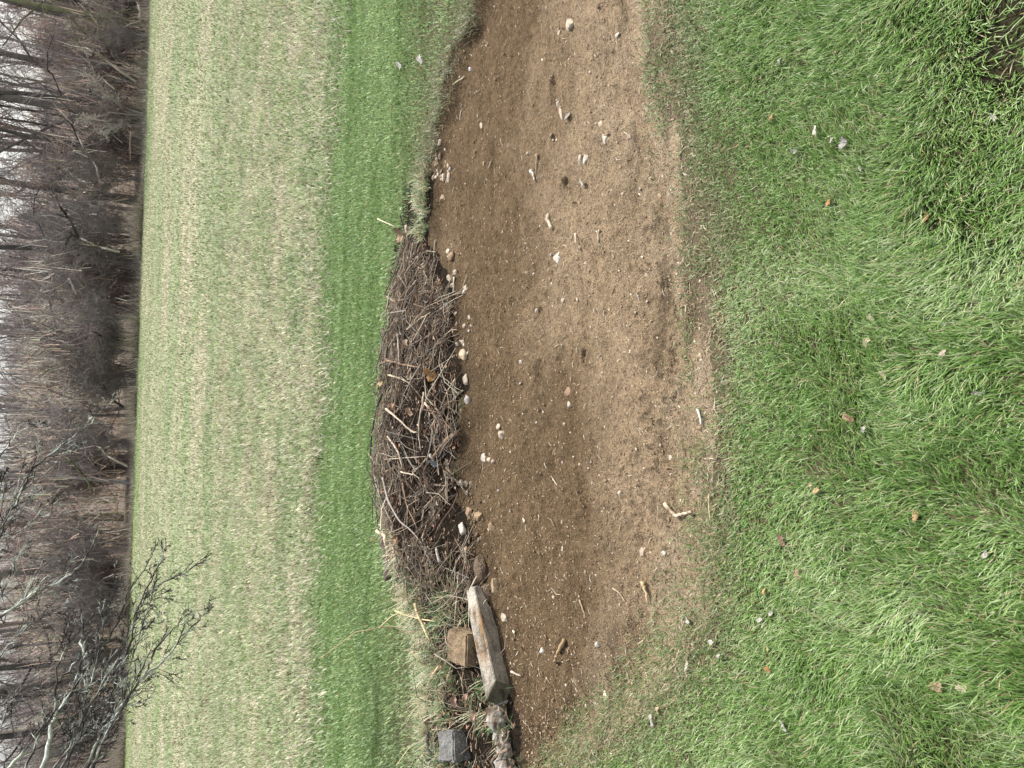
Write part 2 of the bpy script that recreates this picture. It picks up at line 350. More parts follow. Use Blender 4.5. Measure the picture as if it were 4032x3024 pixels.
# pasture
TAN = [[.57, .52, .39], [.69, .64, .51], [.40, .35, .25], [.52, .48, .36]]; GRN = [[.26, .34, .15], [.35, .42, .23], [.17, .25, .095], [.43, .48, .31]]
def pasture(n, y0, y1, w0, Lr, Wr, pw, fade, gain):
    A = Acc(); yy = (rng.uniform(y0**pw, y1**pw, n))**(1/pw)
    x = rng.uniform(-1, 1, n)*(yy*.60+w0); y = yy
    wn = ss(14, 8, y); k = fbm(x*.28+5, y*.7, 100)*.25+.06+(fbm(x*2.2, y*2.6, 101, 5)*wn+fbm(x*.8, y*1.3, 103, 5)*(1-wn))*.6+.03
    nearb = ss(6.9, 6.1, y)*.12
    farg = ss(29, 33.5, y)*.5*ss(3, -8, x)+.12*ss(27, 33, y)
    p = ss(.39, .57, k-nearb*.7+farg*.8+rng.normal(0, .09, n))
    g = rng.random(n) < p*.62+.22
    c = np.where(g[:, None], pick(GRN, n), pick(TAN, n)); c = c*rng.uniform(.65, 1.25, (n, 1))*(.8+.4*fbm(x*4, y*4, 105, 3))[:, None]
    fg = (farg > .3) & g; c[fg] = c[fg]*np.array([.8, 1.02, .6])
    dk = rng.random(n) < .02+.16*(fbm(x*2.6, y*3, 102) > .66); c[dk] = pick([[.10, .07, .045], [.09, .13, .04], [.2, .15, .09]], dk.sum())
    up = rng.random(n) < ss(yb0(x, y)-.6, yb0(x, y)+.5, y) if y0 < 6.2 else np.ones(n, bool)
    up &= rng.random(n) < ss(fade[0], fade[1], y)
    x = x[up]; y = y[up]; c = c[up]*gain; n = len(x)
    blades(A, np.stack([x, y, Hs(x, y)-.004], -1), rng.uniform(*Lr, n), rng.uniform(*Wr, n), rng.uniform(0, 6.28, n), rng.uniform(.2, 1.2, n), rng.uniform(.1, .9, n), c, 2 if y0 < 9 else 1, c*1.08)
    return A
yb0 = lambda x, y: 6.0+.55*(fbm(x*1.2, x*0, 90)-.5)+.75*(fbm(x*5, y*7, 93)-.5)
A = pasture(330000, 5.3, 15.0, 1.2, (.035, .09), (.005, .014), 1.0, (15, 9), 1.04)
lay('pasture_grass', 'mixed straw coloured and green pasture grass beyond the mown strip', A, M_grassfar)
A = pasture(270000, 8.5, 35.0, 2.5, (.04, .09), (.009, .027), 1.0, (8.5, 14), .93)
lay('far_pasture_grass', 'pale pasture grass reaching to the foot of the wood', A, M_grassfar)

# ------------------------------------------------------------------ small solid things
import bmesh
PXM = lambda p: np.linalg.norm(p-np.array([0, 0, CH]))/FPX          # metres per photo pixel at a point
def ico(sub=3):
    bm = bmesh.new(); bmesh.ops.create_icosphere(bm, subdivisions=sub, radius=1)
    V = np.array([v.co[:] for v in bm.verts]); T = np.array([[v.index for v in f.verts] for f in bm.faces]); bm.free(); return V, T
IV, IT = ico(3); JV, JT = ico(1)
def rock_shape(seed, facets=7):
    r = np.random.default_rng(seed); V = IV.copy()
    for _ in range(facets):
        nn = r.normal(size=3); nn /= np.linalg.norm(nn); d = r.uniform(.55, .85)
        h = V@nn; V = V-np.outer(np.maximum(h-d, 0), nn)*.92
    k = .07*(vn(V[:, 0]*3+seed, V[:, 1]*3+V[:, 2]*2, seed)-.5)+.05*(vn(V[:, 0]*8, V[:, 1]*8+V[:, 2]*7, seed+3)-.5)
    return V*(1+k)[:, None]
def rotm(rx, ry, rz): return np.array(Matrix.Rotation(rz, 3, 'Z') @ Matrix.Rotation(ry, 3, 'Y') @ Matrix.Rotation(rx, 3, 'X'))
SID = [0]
def stone(px, py, wx, wd2, col, label=None, group=None, cat='stone', name='stone', rz=0., flat=.6, sink=.25, mat=None):
    """wx = size across the upright picture, wd2 = size along it, both in photo pixels"""
    SID[0] += 1; p = onray(px, py); s = PXM(p); a = wx*s*.45; b = max(wd2*s*.5*1.15, a*.35); h = min(a, b)*flat*1.2
    V = rock_shape(100+SID[0], 11)*np.array([a, b, h]); V = V@rotm(.15*math.sin(SID[0]), .12*math.cos(SID[0]*2.1), rz).T
    V[:, 2] += h*(.12-sink)
    me = mesh_np(name, V, tri=IT, col=np.tile(np.array(col)*1.0, (len(V), 1)), mat=mat or M_stone, smooth=False)
    o = obj(name, me, loc=p); tag(o, label, cat, group); return o
PALE = (.46, .385, .30); GREY = (.34, .31, .275); BROWN = (.25, .18, .115); WHITE = (.47, .43, .37); PINK = (.38, .285, .235)
big = [
 (2210,445,90,26,PALE,'long pale stone lying in the middle of the soil path towards the right',.1),
 (2198,408,34,24,PALE,'small round tan stone just behind the long pale stone',0),
 (2382,545,62,30,WHITE,'pale crooked stone nearest the small hollow on the right of the path',.5),
 (2364,487,30,26,PALE,'rounded tan stone in line with the crooked pale stone',0),
 (2282,628,55,22,PALE,'left of two slim pale stones side by side on the soil',-.4),
 (2304,624,50,26,WHITE,'brighter of two slim pale stones side by side on the soil',-.2),
 (2478,540,32,22,PINK,'pinkish stone on the soil between path centre and near grass',0),
 (2196,1018,64,46,WHITE,'angular white stone alone in the middle of the soil path',.2),
 (2236,1545,48,50,(.28,.18,.12),'reddish brown wedge shaped stone sitting on the soil below the heap',.5),
 (2242,1594,38,26,PALE,'small pale stone in front of the reddish wedge stone',0),
 (1971,1712,46,32,PALE,'elongated pale stone on dark soil in front of the brush heap',.2),
 (1962,1680,30,24,PALE,'little tan stone touching the elongated pale stone',0),
 (1903,1802,46,38,WHITE,'whitish crumbly stone, largest of a cluster of three by the heap',0),
 (1925,1812,30,24,PALE,'middle stone of the cluster of three by the heap',0),
 (1942,1818,26,22,PINK,'pinkish end stone of the cluster of three by the heap',0),
 (1838,1572,44,44,(.36,.33,.30),'half pale half dark stone at the foot of the heap',.3),
 (1833,1492,62,30,PALE,'long smooth tan stone at the foot of the brush heap',.1),
 (1822,1402,66,44,(.5,.4,.28),'broken tan stone beside a white one at the foot of the heap',.6),
 (1945,2312,84,42,(.36,.27,.17),'brown rounded rock next to the end of the broken plank',.1),
 (1985,2432,44,30,PALE,'cream stone lying in front of the broken plank',.2),
 (2134,2562,34,26,(.62,.56,.47),'triangular white stone on dark soil left of centre',.3),
 (2352,2540,28,22,WHITE,'small white stone on a dark ridge of soil',0),
 (2385,2738,46,26,(.62,.56,.42),'cream stone at the border of the sparse grass patch',.05),
 (1815,1902,40,32,PALE,'tan stone at the foot of the heap below the blue grey scrap',.2),
 (1883,2035,50,46,(.29,.21,.13),'big brown soil covered rock among clods by the heap',.2),
 (1845,2015,60,36,(.28,.2,.13),'brown flat clod leaning against the foot of the heap',.8),
 (1935,2075,46,34,(.27,.19,.12),'brown clod partly sunk in smooth dark soil',.3),
 (1818,2082,60,44,(.5,.46,.4),'chunk with chalky white face at the foot of the heap',.4),
 (1765,990,34,26,PALE,'pale stone on the dark soil bank near the right end of the heap',0),
 (1778,1010,50,40,(.27,.19,.12),'soil coated rock on the bank near the right end of the heap',.2),
 (1766,1094,40,26,PALE,'pale pointed stone below the right end of the heap',.2),
 (1755,1200,28,20,(.72,.72,.70),'bright white stone on the soil bank beside the heap',.2),
 (2215,352+870-40,24,20,PALE,'cream pebble on the pale middle of the path',0),
 (2050,1426,30,22,WHITE,'white pebble on the soil in front of the heap middle',0),
 (2178,2352,20,16,PALE,'pale pebble in the raked dark soil at left',0),
 (1742,780,34,30,(.33,.25,.17),'brown clod on smooth soil near the right grass rim',0),
 (1745,700,36,28,PALE,'tan stone in the rubble below the right grass rim',.3),
 (1765,700,50,24,PALE,'long cream stone in the rubble below the right grass rim',-.5),
 (1725,690,24,20,WHITE,'tiny white stone under the right grass rim',0),
 (1895,495,34,20,PALE,'pale pointed stone on the dark bank at right',.3),
 (1850,275,24,18,(.75,.76,.8),'bluish white pebble at the grass rim on the right',0),
 (2200,130,24,20,PALE,'pale stone near the right end of the path',0),
 (2240,100,60,40,(.5,.44,.34),'flat pale broken stone near the right end of the path',.3),
 (2430,140,26,20,WHITE,'white stone right of centre near the right border',0),
 (2530,2175,44,26,(.4,.32,.24),'oblong brown stone on pale soil near the lower grass',.1),
 (2612,2178,30,24,WHITE,'white stone close to the forked root',.1),
 (2440,1945,30,22,PALE,'stone on the pale band of soil behind the forked root',0),
 (2640,1800,34,28,PALE,'cream stone in the dark rut near the grass',0),
 (2545,1085,26,20,(.4,.34,.27),'small grey stone near the grass, right of centre',0),
 (2112,1225,24,22,PALE,'round tan pebble above the pale patch of soil',0),
]
for b in big: stone(b[0], b[1], b[2], b[3], b[4], b[5], rz=b[6]+.1)
rs = random.Random(5)
for i in range(24):
    py = rs.uniform(1060, 1420); base = np.interp(py, [1060, 1200, 1420], [1768, 1800, 1828]); s_ = rs.uniform(14, 34)
    stone(base+rs.gauss(4, 20), py, s_, s_*rs.uniform(.5, .8), rs.choice([PALE, PALE, GREY, WHITE, PINK]), 'small pale stone in the rubble line below the right half of the heap', 'rubble stones below the heap', rz=rs.uniform(-1, 1))
for i in range(24):
    s_ = rs.uniform(14, 30); py = rs.uniform(560, 720)
    stone(np.interp(py, [560, 720], [1735, 1712])+rs.gauss(6, 14), py, s_, s_*.6, rs.choice([PALE, WHITE, BROWN, BROWN]), 'small stone in the rubble under the right grass rim', 'rubble stones under the right rim', rz=rs.uniform(-1, 1))
for i in range(26):
    s_ = rs.uniform(16, 40); py = rs.uniform(1900, 2200)
    stone(rs.gauss(np.interp(py, [1900, 2200], [1850, 1895]), 22), py, s_, s_*.6, rs.choice([BROWN, (.3, .22, .14), (.25, .17, .1), PALE]), 'brown clod among the clods at the left foot of the heap', 'clods at the foot of the heap', rz=rs.uniform(-1, 1), cat='clod', name='soil_clod', mat=M_soil)
for i in range(90):
    s_ = rs.uniform(8, 17); py = rs.uniform(30, 2700); px = rs.uniform(1950, 2650)
    cn = rs.choice(['tan', 'tan', 'whitish', 'grey', 'pinkish'])
    stone(px, py, s_, s_*.7, {'tan': PALE, 'whitish': WHITE, 'grey': GREY, 'pinkish': PINK}[cn], '%s %s pebble on the %s part of the soil, %s' % ('tiny' if s_ < 12.5 else 'small', cn, 'right' if py < 800 else 'middle' if py < 1750 else 'left', 'nearer the heap side' if px < 2200 else 'halfway across' if px < 2430 else 'nearer the lawn'), 'pebbles scattered on the soil', rz=rs.uniform(-1, 1), cat='pebble', name='pebble')
for q in ((1898,2235,130,60,'broad fibrous root clod at the left foot of the heap'),(1908,2335,110,60,'fibrous root clod touching the broken end of the plank'),(1850,2345,100,50,'straw matted clod above the broken end of the plank'),(1985,2790,60,40,'dark clod between plank end and rotted log')):
    stone(q[0], q[1], q[2], q[3], (.24, .18, .13), q[4], rz=.2, cat='clod', name='root_clod', mat=M_soil, flat=.8, sink=.1)
# gravel and crumbs nobody could count
A = Acc(); n = 30000
x = rng.uniform(-2.6, 2.3, n); f0 = EN(x); f1 = EF(x); y = f0-.08+(f1-f0+.05)*rng.random(n)**1.1
z = Hs(x, y); r = .0012+.0028*rng.random(n)**3
r = r*np.where(rng.random(n) < .05, 1.9, 1); near = 1
cols = np.where((rng.random(n) < .11)[:, None], pick([[.5, .42, .31], [.6, .53, .42], [.42, .33, .24]], n), pick([[.26, .18, .11], [.21, .14, .085], [.31, .23, .15]], n))
Vj = JV[None]*(r[:, None]*np.stack([rng.uniform(.8, 1.9, n), rng.uniform(.7, 1.1, n), rng.uniform(.5, .9, n)], -1))[:, None, :]
Vj = Vj*(1+.25*rng.normal(size=(n, len(JV), 1))*.6)
a_ = rng.uniform(0, 3.14, n)*.6; ca, sa = np.cos(a_)[:, None], np.sin(a_)[:, None]
Vj = np.stack([Vj[..., 0]*ca-Vj[..., 1]*sa, Vj[..., 0]*sa+Vj[..., 1]*ca, Vj[..., 2]], -1)+np.stack([x, y, z+r*.3], -1)[:, None, :]
A.add(Vj.reshape(-1, 3), tri=(JT[None]+(np.arange(n)*len(JV))[:, None, None]).reshape(-1, 3), col=np.repeat(cols, len(JV), 0))
o = obj('gravel', A.mesh('gravel', M_stone)); tag(o, 'fine gravel and crumbs strewn over the soil path', 'gravel', kind='stuff')
# straw bits and root scraps on the soil
A = Acc(); n = 1500
x = rng.uniform(-2.4, 2.2, n); y = EN(x)-.06+(EF(x)-EN(x))*rng.random(n)**1.5; az = rng.normal(0, .9, n); L = rng.uniform(.008, .035, n)*np.where(rng.random(n) < .07, 2.2, 1)
d = np.stack([np.cos(az), np.sin(az), rng.normal(0, .12, n)], -1)*L[:, None]; sdw = np.stack([-np.sin(az), np.cos(az), 0*az], -1)*(L*rng.normal(0, .12, n))[:, None]
P0 = np.stack([x, y, Hs(x, y)+.003], -1); P = np.stack([P0-d*.5, P0+sdw, P0+d*.5], 1); P[:, 1, 2] += .002
tubes(A, P, np.tile([.0008, .0011, .0005], (n, 1))*rng.uniform(.7, 1.8, (n, 1)), 4, pick([[.5, .42, .28], [.36, .27, .17], [.22, .15, .1], [.55, .5, .4]], n))
o = obj('straw_litter', A.mesh('straw_litter', M_twig)); tag(o, 'bits of straw and root scattered over the soil', 'straw', kind='stuff')

def stick(pts, w, col, label, name='stick', cat='stick', group=None, lift=.008, zs=None, col2=None, taper=.5, mat=None, k=7):
    """pts traced over the heap or soil; every point is laid on the real surface"""
    P = np.array([onray(*p) for p in pts]); P[:, 2] += lift if zs is None else np.array(zs)
    s = PXM(P[0]); n = 4*(len(P)-1)+1; t = np.linspace(0, len(P)-1, n); Q = np.stack([np.interp(t, np.arange(len(P)), P[:, i]) for i in range(3)], -1)
    Qs = Q.copy(); Qs[1:-1] = (Q[:-2]+2*Q[1:-1]+Q[2:])/4
    Qs[1:-1] += rng.normal(0, w*s*.12, (n-2, 3))
    R = w*s*.5*np.linspace(1, taper, n)*(1+.12*rng.normal(size=n)); 
    Qs = np.concatenate([Qs[:1], Qs, Qs[-1:]]); R = np.concatenate([[R[0]*.05], R, [R[-1]*.05]])
    A = Acc(); c = np.array(col); tubes(A, Qs, R, k, c, jit=.05)
    if col2 is not None:
        V = np.concatenate(A.V); msk = fbm(V[:, 0]*90, V[:, 1]*90+V[:, 2]*60, 7, 2) > .52; A.C[0][msk] = col2
    o = obj(name, A.mesh(name, mat or M_twig, True, P[0]), loc=P[0]); tag(o, label, cat, group); return o
TW = (.5, .42, .32); TD = (.13, .09, .065); TB = (.3, .2, .13); TG = (.3, .27, .23)
stick([(1548,1477),(1590,1488),(1635,1508)], 8, (.5,.42,.3), 'short pale stick near the top of the heap above the big curled leaf', lift=.03)
stick([(1548,1611),(1602,1654),(1653,1701),(1671,1703)], 9, TW, 'long pale bent stick running down the middle of the heap', lift=.04)
stick([(1700,1546),(1696,1589),(1682,1651),(1678,1716),(1689,1774)], 7, TW, 'long thin pale stem lying across the heap middle', lift=.045)
stick([(1696,1586),(1743,1640)], 9, (.55,.47,.36), 'short straight pale stick below the thin long stem', lift=.035)
stick([(1548,1419),(1617,1437),(1678,1448)], 10, TB, 'brown stick pointing down the slope right of the curled leaf', lift=.04)
stick([(1725,1394),(1696,1426),(1649,1488)], 11, TD, 'dark brown stick behind the big curled leaf', lift=.035)
stick([(1595,1318),(1598,1370),(1600,1428)], 12, (.42,.37,.3), 'knobby greyish stick lying along the right part of the heap', lift=.04, col2=(.25,.2,.16))
stick([(1824,1698),(1790,1728),(1761,1755),(1725,1799)], 22, (.24,.165,.105), 'thick brown soil covered branch reaching to the foot of the heap', lift=.03)
stick([(1555,1716),(1602,1781),(1617,1846)], 8, TW, 'pale stick above the blue grey scrap', lift=.045)
stick([(1545,1808),(1632,1802),(1711,1797)], 5, TW, 'thin straight stem crossing the heap above the blue grey scrap', lift=.045)
stick([(1707,1806),(1675,1842),(1631,1886)], 7, (.4,.3,.2), 'brown stem slanting left of the blue grey scrap', lift=.04)
stick([(1606,1857),(1664,1871)], 8, (.55,.48,.38), 'short whitish twig left of the dark hollow in the heap', lift=.04)
stick([(1714,1788),(1730,1814)], 13, (.55,.5,.42), 'stubby pale stick poking out behind the blue grey scrap', lift=.03)
stick([(1772,1839),(1798,1868)], 12, (.5,.36,.2), 'stubby orange tan stick in front of the blue grey scrap', lift=.02)
stick([(1552,1517),(1520,1600),(1500,1680),(1489,1740),(1492,1842),(1505,1900),(1530,1960)], 10, (.06,.05,.045), 'long black stem bowed along the back rim of the heap', lift=.05)
stick([(1560,1640),(1513,1700),(1500,1800),(1512,1900),(1545,1990),(1580,2060)], 7, TG, 'long grey stem following the back rim of the heap', lift=.05)
stick([(1540,1880),(1560,1960),(1600,2040),(1660,2090),(1700,2140)], 8, (.34,.3,.27), 'grey branch sweeping down the left half of the heap', lift=.05)
stick([(1620,1900),(1640,2000),(1680,2080)], 6, TB, 'brown stem left of the dark hollow', lift=.05)
stick([(1527,2098),(1536,2175),(1547,2283)], 25, (.12,.09,.085), 'dark log stub lying on the back rim of the heap', lift=.03, taper=1.0, name='log_stub', cat='log', k=10)
stick([(1513,2089),(1549,2107),(1558,2175),(1567,2242)], 15, (.58,.5,.36), 'strip of pale split bark beside the dark log stub', lift=.045, name='bark_strip', cat='bark')
stick([(1608,2229),(1599,2283),(1581,2319),(1594,2351)], 12, (.1,.07,.06), 'dark crooked stick in front of the log stub', lift=.05)
stick([(1768,2210),(1752,2150),(1765,2195)], 11, (.5,.45,.38), 'greyish broken stick over the left half of the heap', lift=.05)
stick([(1662,2374),(1675,2420),(1723,2518)], 13, (.55,.43,.26), 'golden tan stick leaning towards the brown block', lift=.04)
stick([(1588,2400),(1662,2427),(1753,2442)], 8, (.58,.46,.26), 'golden straw stem curving down behind the brown block', lift=.05)
stick([(1766,2618),(1736,2658)], 9, (.6,.42,.24), 'short orange tan stick left of the brown block', lift=.05)
stick([(1723,2872),(1721,2928),(1738,2990)], 14, (.07,.055,.06), 'dark bent stick behind the grey block', lift=.05)
stick([(2058,2940),(2011,2955),(1990,2990)], 12, (.22,.16,.11), 'brown root end curling over the rotted log', lift=.07)
stick([(2053,2868),(2045,2900),(2022,2925)], 7, (.26,.2,.15), 'thin root looping beside the rotted log', lift=.06)
stick([(1619,890),(1622,950),(1621,1016)], 13, (.5,.38,.3), 'pinkish straight stick at the right end of the heap', lift=.03)
stick([(1670,1105),(1645,1130),(1619,1156)], 7, (.4,.32,.25), 'slanting twig over the dark right end of the heap', lift=.04)
stick([(1678,1050),(1691,1101)], 7, (.6,.46,.24), 'short golden stick at the right end of the heap', lift=.02)
stick([(1792,1092),(1788,1151)], 8, (.55,.5,.42), 'whitish stick on the soil below the right end of the heap', lift=.006)
stick([(1505,865),(1573,896)], 6, (.55,.52,.36), 'pale straw lying over the mown grass right of the heap', lift=.03)
stick([(1545,1430),(1560,1300),(1600,1200),(1610,1120)], 8, (.28,.22,.18), 'long brown stem along the right half of the heap', lift=.045)
stick([(1630,1300),(1690,1250),(1730,1230)], 6, TW, 'pale stem over the dark right half of the heap', lift=.04)
# on the soil
stick([(2628,1982),(2655,2012),(2672,2033),(2700,2020),(2735,2014)], 15, (.5,.41,.3), 'forked pale root lying on the soil close to the near grass', lift=.012, name='root', cat='root', col2=(.3,.22,.15), taper=.7)
stick([(2800,1945),(2801,2000),(2806,2045)], 7, (.55,.43,.25), 'straight tan stick at the edge of the near grass', lift=.01)
stick([(2752,1608),(2763,1640),(2768,1672)], 11, (.72,.7,.66), 'whitish wood splinter near the grass edge', lift=.008, name='wood_splinter', cat='splinter')
stick([(2540,2290),(2550,2325),(2560,2372)], 17, (.62,.48,.28), 'golden wood splinter at the left of the soil', lift=.01, name='wood_splinter', cat='splinter', taper=.25)
stick([(2418,2316),(2445,2335),(2468,2372)], 6, (.42,.33,.23), 'thin twig on the soil right of the golden splinter', lift=.006)
stick([(2285,2362),(2300,2400),(2308,2435)], 9, (.36,.27,.18), 'dull brown stick half sunk in dark soil', lift=.004)
stick([(2232,2515),(2205,2570),(2190,2605)], 16, (.34,.24,.13), 'brown bark scrap bent upward on the dark soil', lift=.012, name='bark_strip', cat='bark')
stick([(2115,610),(2119,650),(2114,695)], 9, (.3,.23,.16), 'curved dark twig on the soil towards the right', lift=.006)
stick([(2095,672),(2104,690),(2109,712)], 12, (.5,.46,.4), 'short grey stick beside the curved dark twig', lift=.006)
stick([(1937,636),(1924,664)], 4, TW, 'tiny straw on smooth soil at right', lift=.004)
stick([(1838,302),(1790,335)], 6, (.5,.44,.28), 'pale straw lying across the dark rim at right', lift=.012)
stick([(2158,845),(2165,870),(2174,900)], 16, (.55,.46,.35), 'pointed pale wood chip in the middle of the path', lift=.006, name='wood_chip', cat='wood chip', taper=.9)
stick([(2270,920),(2275,958)], 10, (.6,.52,.4), 'small straight wood chip on the path', lift=.006, name='wood_chip', cat='wood chip')
stick([(2365,905),(2358,955)], 9, (.5,.42,.33), 'slim greyish wood chip on the path', lift=.006, name='wood_chip', cat='wood chip')
stick([(2022,2643),(2062,2660)], 9, (.5,.42,.34), 'short grey twig at the low end of the broken plank', lift=.012)

def leaf(px, py, wx, wd2, col, label, name='dead_leaf', cat='leaf', group=None, lift=.01, rz=0, tilt=.3, curl=.5, mat=None, ragged=.15):
    SID[0] += 1; r = np.random.default_rng(SID[0]); p = onray(px, py); s = PXM(p); a = wx*s*.43; b = wd2*s*.5*.95; n = 11; lawn = p[1] < EN(p[0]) - .02; onheap = p[1] > EF(p[0])-.02 and p[1] < 4.2; tilt = tilt if onheap else -.12+.2*math.sin(SID[0]*1.7); rz = rz+.5*math.sin(SID[0]*2.3)*lawn; curl = curl if onheap else curl*.5
    u, v = np.meshgrid(np.linspace(-1, 1, n), np.linspace(-1, 1, n)); 
    w_ = np.maximum(1-np.abs(u)**2.2, .04)**.7*(1+ragged*np.sin(u*11+SID[0])+ragged*.8*np.sign(v)*np.sin(u*6+SID[0]*2)); X = u*a; Y = v*b*w_; Z = curl*b*(v**2)*(.6+.4*np.sin(u*3+SID[0]))+.22*a*np.sin(u*2.4+SID[0])+.10*b*r.normal(size=(n, n)); Y = Y+.25*b*np.sin(u*2+SID[0])
    P = np.stack([X, Y, Z], -1).reshape(-1, 3)@rotm(tilt, .15*math.sin(SID[0]), rz).T; P[:, 2] += lift+max(0, -P[:, 2].min()*.6)
    i = (np.arange(n-1)[:, None]*n+np.arange(n-1)[None]).ravel(); Qd = np.stack([i, i+1, i+1+n, i+n], -1)
    c = np.minimum(np.array(col), .54)*np.array([.92, .88, .78])*(1+.4*(r.random((n*n, 1))-.5)); mid = (np.abs(v.ravel()) < .12); c[mid] *= .75
    o = obj(name, mesh_np(name, P, quad=Qd, col=c, mat=mat or M_leaf, smooth=True), loc=p)
    sm = o.modifiers.new('thickness', 'SOLIDIFY'); sm.thickness = .0008
    tag(o, label, cat, group); return o
leaf(1742,1478,58,46,(.50,.32,.16),'big curled light brown leaf on the front of the heap', lift=.05, tilt=.7, curl=.9)
leaf(1655,1622,40,28,(.5,.36,.27),'pinkish tan leaf in the middle of the heap', lift=.05, tilt=.6)
leaf(1637,1352,36,22,(.55,.42,.34),'pale pink leaf on the upper right of the heap', lift=.05, tilt=.6)
leaf(1585,1598,28,20,(.46,.28,.2),'small reddish leaf near the heap top', lift=.05, tilt=.6)
leaf(1755,1632,44,22,(.3,.21,.19),'dark mauve leaf low on the heap', lift=.03, tilt=.6)
leaf(1534,1510,34,26,(.6,.42,.27),'tan leaf with a hole on the back rim of the heap', lift=.05, tilt=.5)
leaf(1603,932,70,34,(.42,.3,.22),'broad brown bark like leaf at the right end of the heap', lift=.04, tilt=.5)
leaf(1748,1823,30,46,(.33,.38,.42),'blue grey crumpled scrap low on the heap', name='scrap', cat='scrap', lift=.04, tilt=.5, curl=.8)
leaf(1843,2752,44,30,(.46,.3,.26),'pinkish folded leaf in the grass left of the plank', lift=.06, tilt=.8)
leaf(1885,2736,34,18,(.48,.32,.28),'slim pinkish leaf between the folded leaf and the plank', lift=.06, tilt=.8)
leaf(1916,2812,40,18,(.45,.3,.25),'long pinkish leaf near the rotted log', lift=.06, tilt=.8)
leaf(2240,458,34,26,(.42,.38,.34),'grey brown dry leaf beside the long pale stone', lift=.006, tilt=.3)
leaf(2170,455+75,30,18,(.38,.29,.21),'flat brown leaf on the path between hollow and stones', lift=.004, tilt=.2)
leaf(2300,722,34,22,(.7,.67,.62),'whitish broken shard at the mouth of the small hollow', name='shard', cat='shard', lift=.01, tilt=.7, mat=M_stone)
G = .007
leaf(3361,1645,58,26,(.42,.27,.2),'long brown curled leaf in the grass, middle of the lawn', lift=G+.01, tilt=.2, rz=.4)
leaf(3424,1690,34,14,(.75,.78,.68),'small whitish leaf beside the long brown curled leaf', lift=G+.012, tilt=.2)
leaf(3232,518,44,20,(.85,.87,.88),'bright white scrap in the grass at right', name='paper_scrap', cat='scrap', lift=G+.012, tilt=.2, rz=.5)
leaf(3292,556,18,18,(.75,.76,.7),'tiny white scrap between the bright scrap and the grey leaf', name='paper_scrap', cat='scrap', lift=G+.01, tilt=.2)
leaf(3335,570,46,30,(.42,.41,.44),'grey leaf in the grass at right', lift=G+.01, tilt=.3, rz=.4)
leaf(3148,602,20,20,(.7,.74,.66),'small pale flower like scrap in the right lawn', lift=G+.012, tilt=.2)
leaf(3408,668,22,14,(.7,.75,.7),'tiny whitish leaf below the grey leaf', lift=G+.012)
leaf(3088,246,24,14,(.75,.72,.6),'cream leaf in the grass near the right border', lift=G+.01)
leaf(3280,800,28,22,(.5,.28,.14),'orange brown leaf in the right lawn', lift=G+.008, rz=.3)
leaf(3055,465,30,12,(.5,.32,.17),'slim orange leaf in the lawn above the white scrap', lift=G+.01)
leaf(3660,860,44,22,(.42,.24,.13),'ragged brown leaf low in the right lawn', lift=G+.008)
leaf(3930,470,34,14,(.6,.65,.72),'bluish white leaf near the lower right corner', lift=G+.01)
leaf(3095,2125,44,38,(.33,.22,.17),'crumpled dark brown leaf in the left lawn', lift=G+.008)
leaf(3162,2263,58,26,(.40,.27,.21),'long mauve brown leaf in the left lawn', lift=G+.008, rz=.1)
leaf(3030,2325,30,18,(.62,.42,.2),'small amber leaf in the left lawn', lift=G+.01)
leaf(3010,2438,28,16,(.72,.7,.55),'cream leaf at the left lawn above the grass tufts', lift=G+.01)
leaf(3052,2412,20,20,(.66,.7,.72),'bluish white scrap beside the cream leaf', name='paper_scrap', cat='scrap', lift=G+.01)
leaf(3038,2548,28,16,(.68,.58,.26),'yellow leaf in the left lawn', lift=G+.01, rz=.5)
leaf(3108,2850,26,38,(.9,.9,.88),'bright white scrap in the left lawn', name='paper_scrap', cat='scrap', lift=G+.014)
leaf(3040,2632,26,22,(.46,.22,.11),'rusty leaf in the left lawn', lift=G+.008)
leaf(3715,2697,44,48,(.46,.33,.24),'large tan leaf near the lower left of the lawn', lift=G+.01, rz=.6)
leaf(3812,2705,34,38,(.55,.47,.4),'pale brown leaf folded beside the large tan leaf', lift=G+.012)
leaf(3620,2030,44,26,(.45,.3,.18),'brown leaf in the middle lawn, far from the soil', lift=G+.008)
leaf(3898,2180,34,16,(.72,.7,.56),'cream leaf low in the middle lawn', lift=G+.012)
leaf(3868,1552,18,34,(.72,.72,.5),'pale yellow leaf low in the lawn', lift=G+.012)
leaf(3450,1255,38,26,(.62,.52,.4),'beige leaf in the right half of the lawn', lift=G+.01)
leaf(3435,1350,44,24,(.55,.48,.36),'ragged beige leaf below the other beige leaf', lift=G+.01)
leaf(3735,1390,30,26,(.5,.44,.38),'greyish dead tuft like leaf low in the lawn', lift=G+.01)
leaf(3232,1930,30,26,(.6,.38,.24),'peach coloured leaf in the middle lawn', lift=G+.01)
leaf(3208,1905,24,14,(.58,.42,.3),'small tan leaf touching the peach leaf', lift=G+.01)
leaf(3500,1480,40,14,(.62,.66,.36),'yellow green blade in the middle lawn', name='yellow_leaf', lift=G+.014)
leaf(2580,2832,60,20,(.86,.88,.92),'bright white scrap at the sparse grass patch', name='paper_scrap', cat='scrap', lift=.014, rz=.1)
leaf(2602,2795,30,22,(.62,.46,.32),'tan leaf touching the bright scrap at the sparse grass', lift=.01)
leaf(2852,2578,16,24,(.8,.76,.5),'cream square chip at the edge of the left lawn', name='wood_chip', cat='wood chip', lift=.02)
leaf(2815,2525,22,20,(.75,.72,.58),'cream chip between soil and left lawn', name='wood_chip', cat='wood chip', lift=.015)
leaf(2712,2615,60,16,(.55,.52,.46),'pale weathered strip in the sparse grass at left', name='bark_strip', cat='bark', lift=.01, rz=.05)
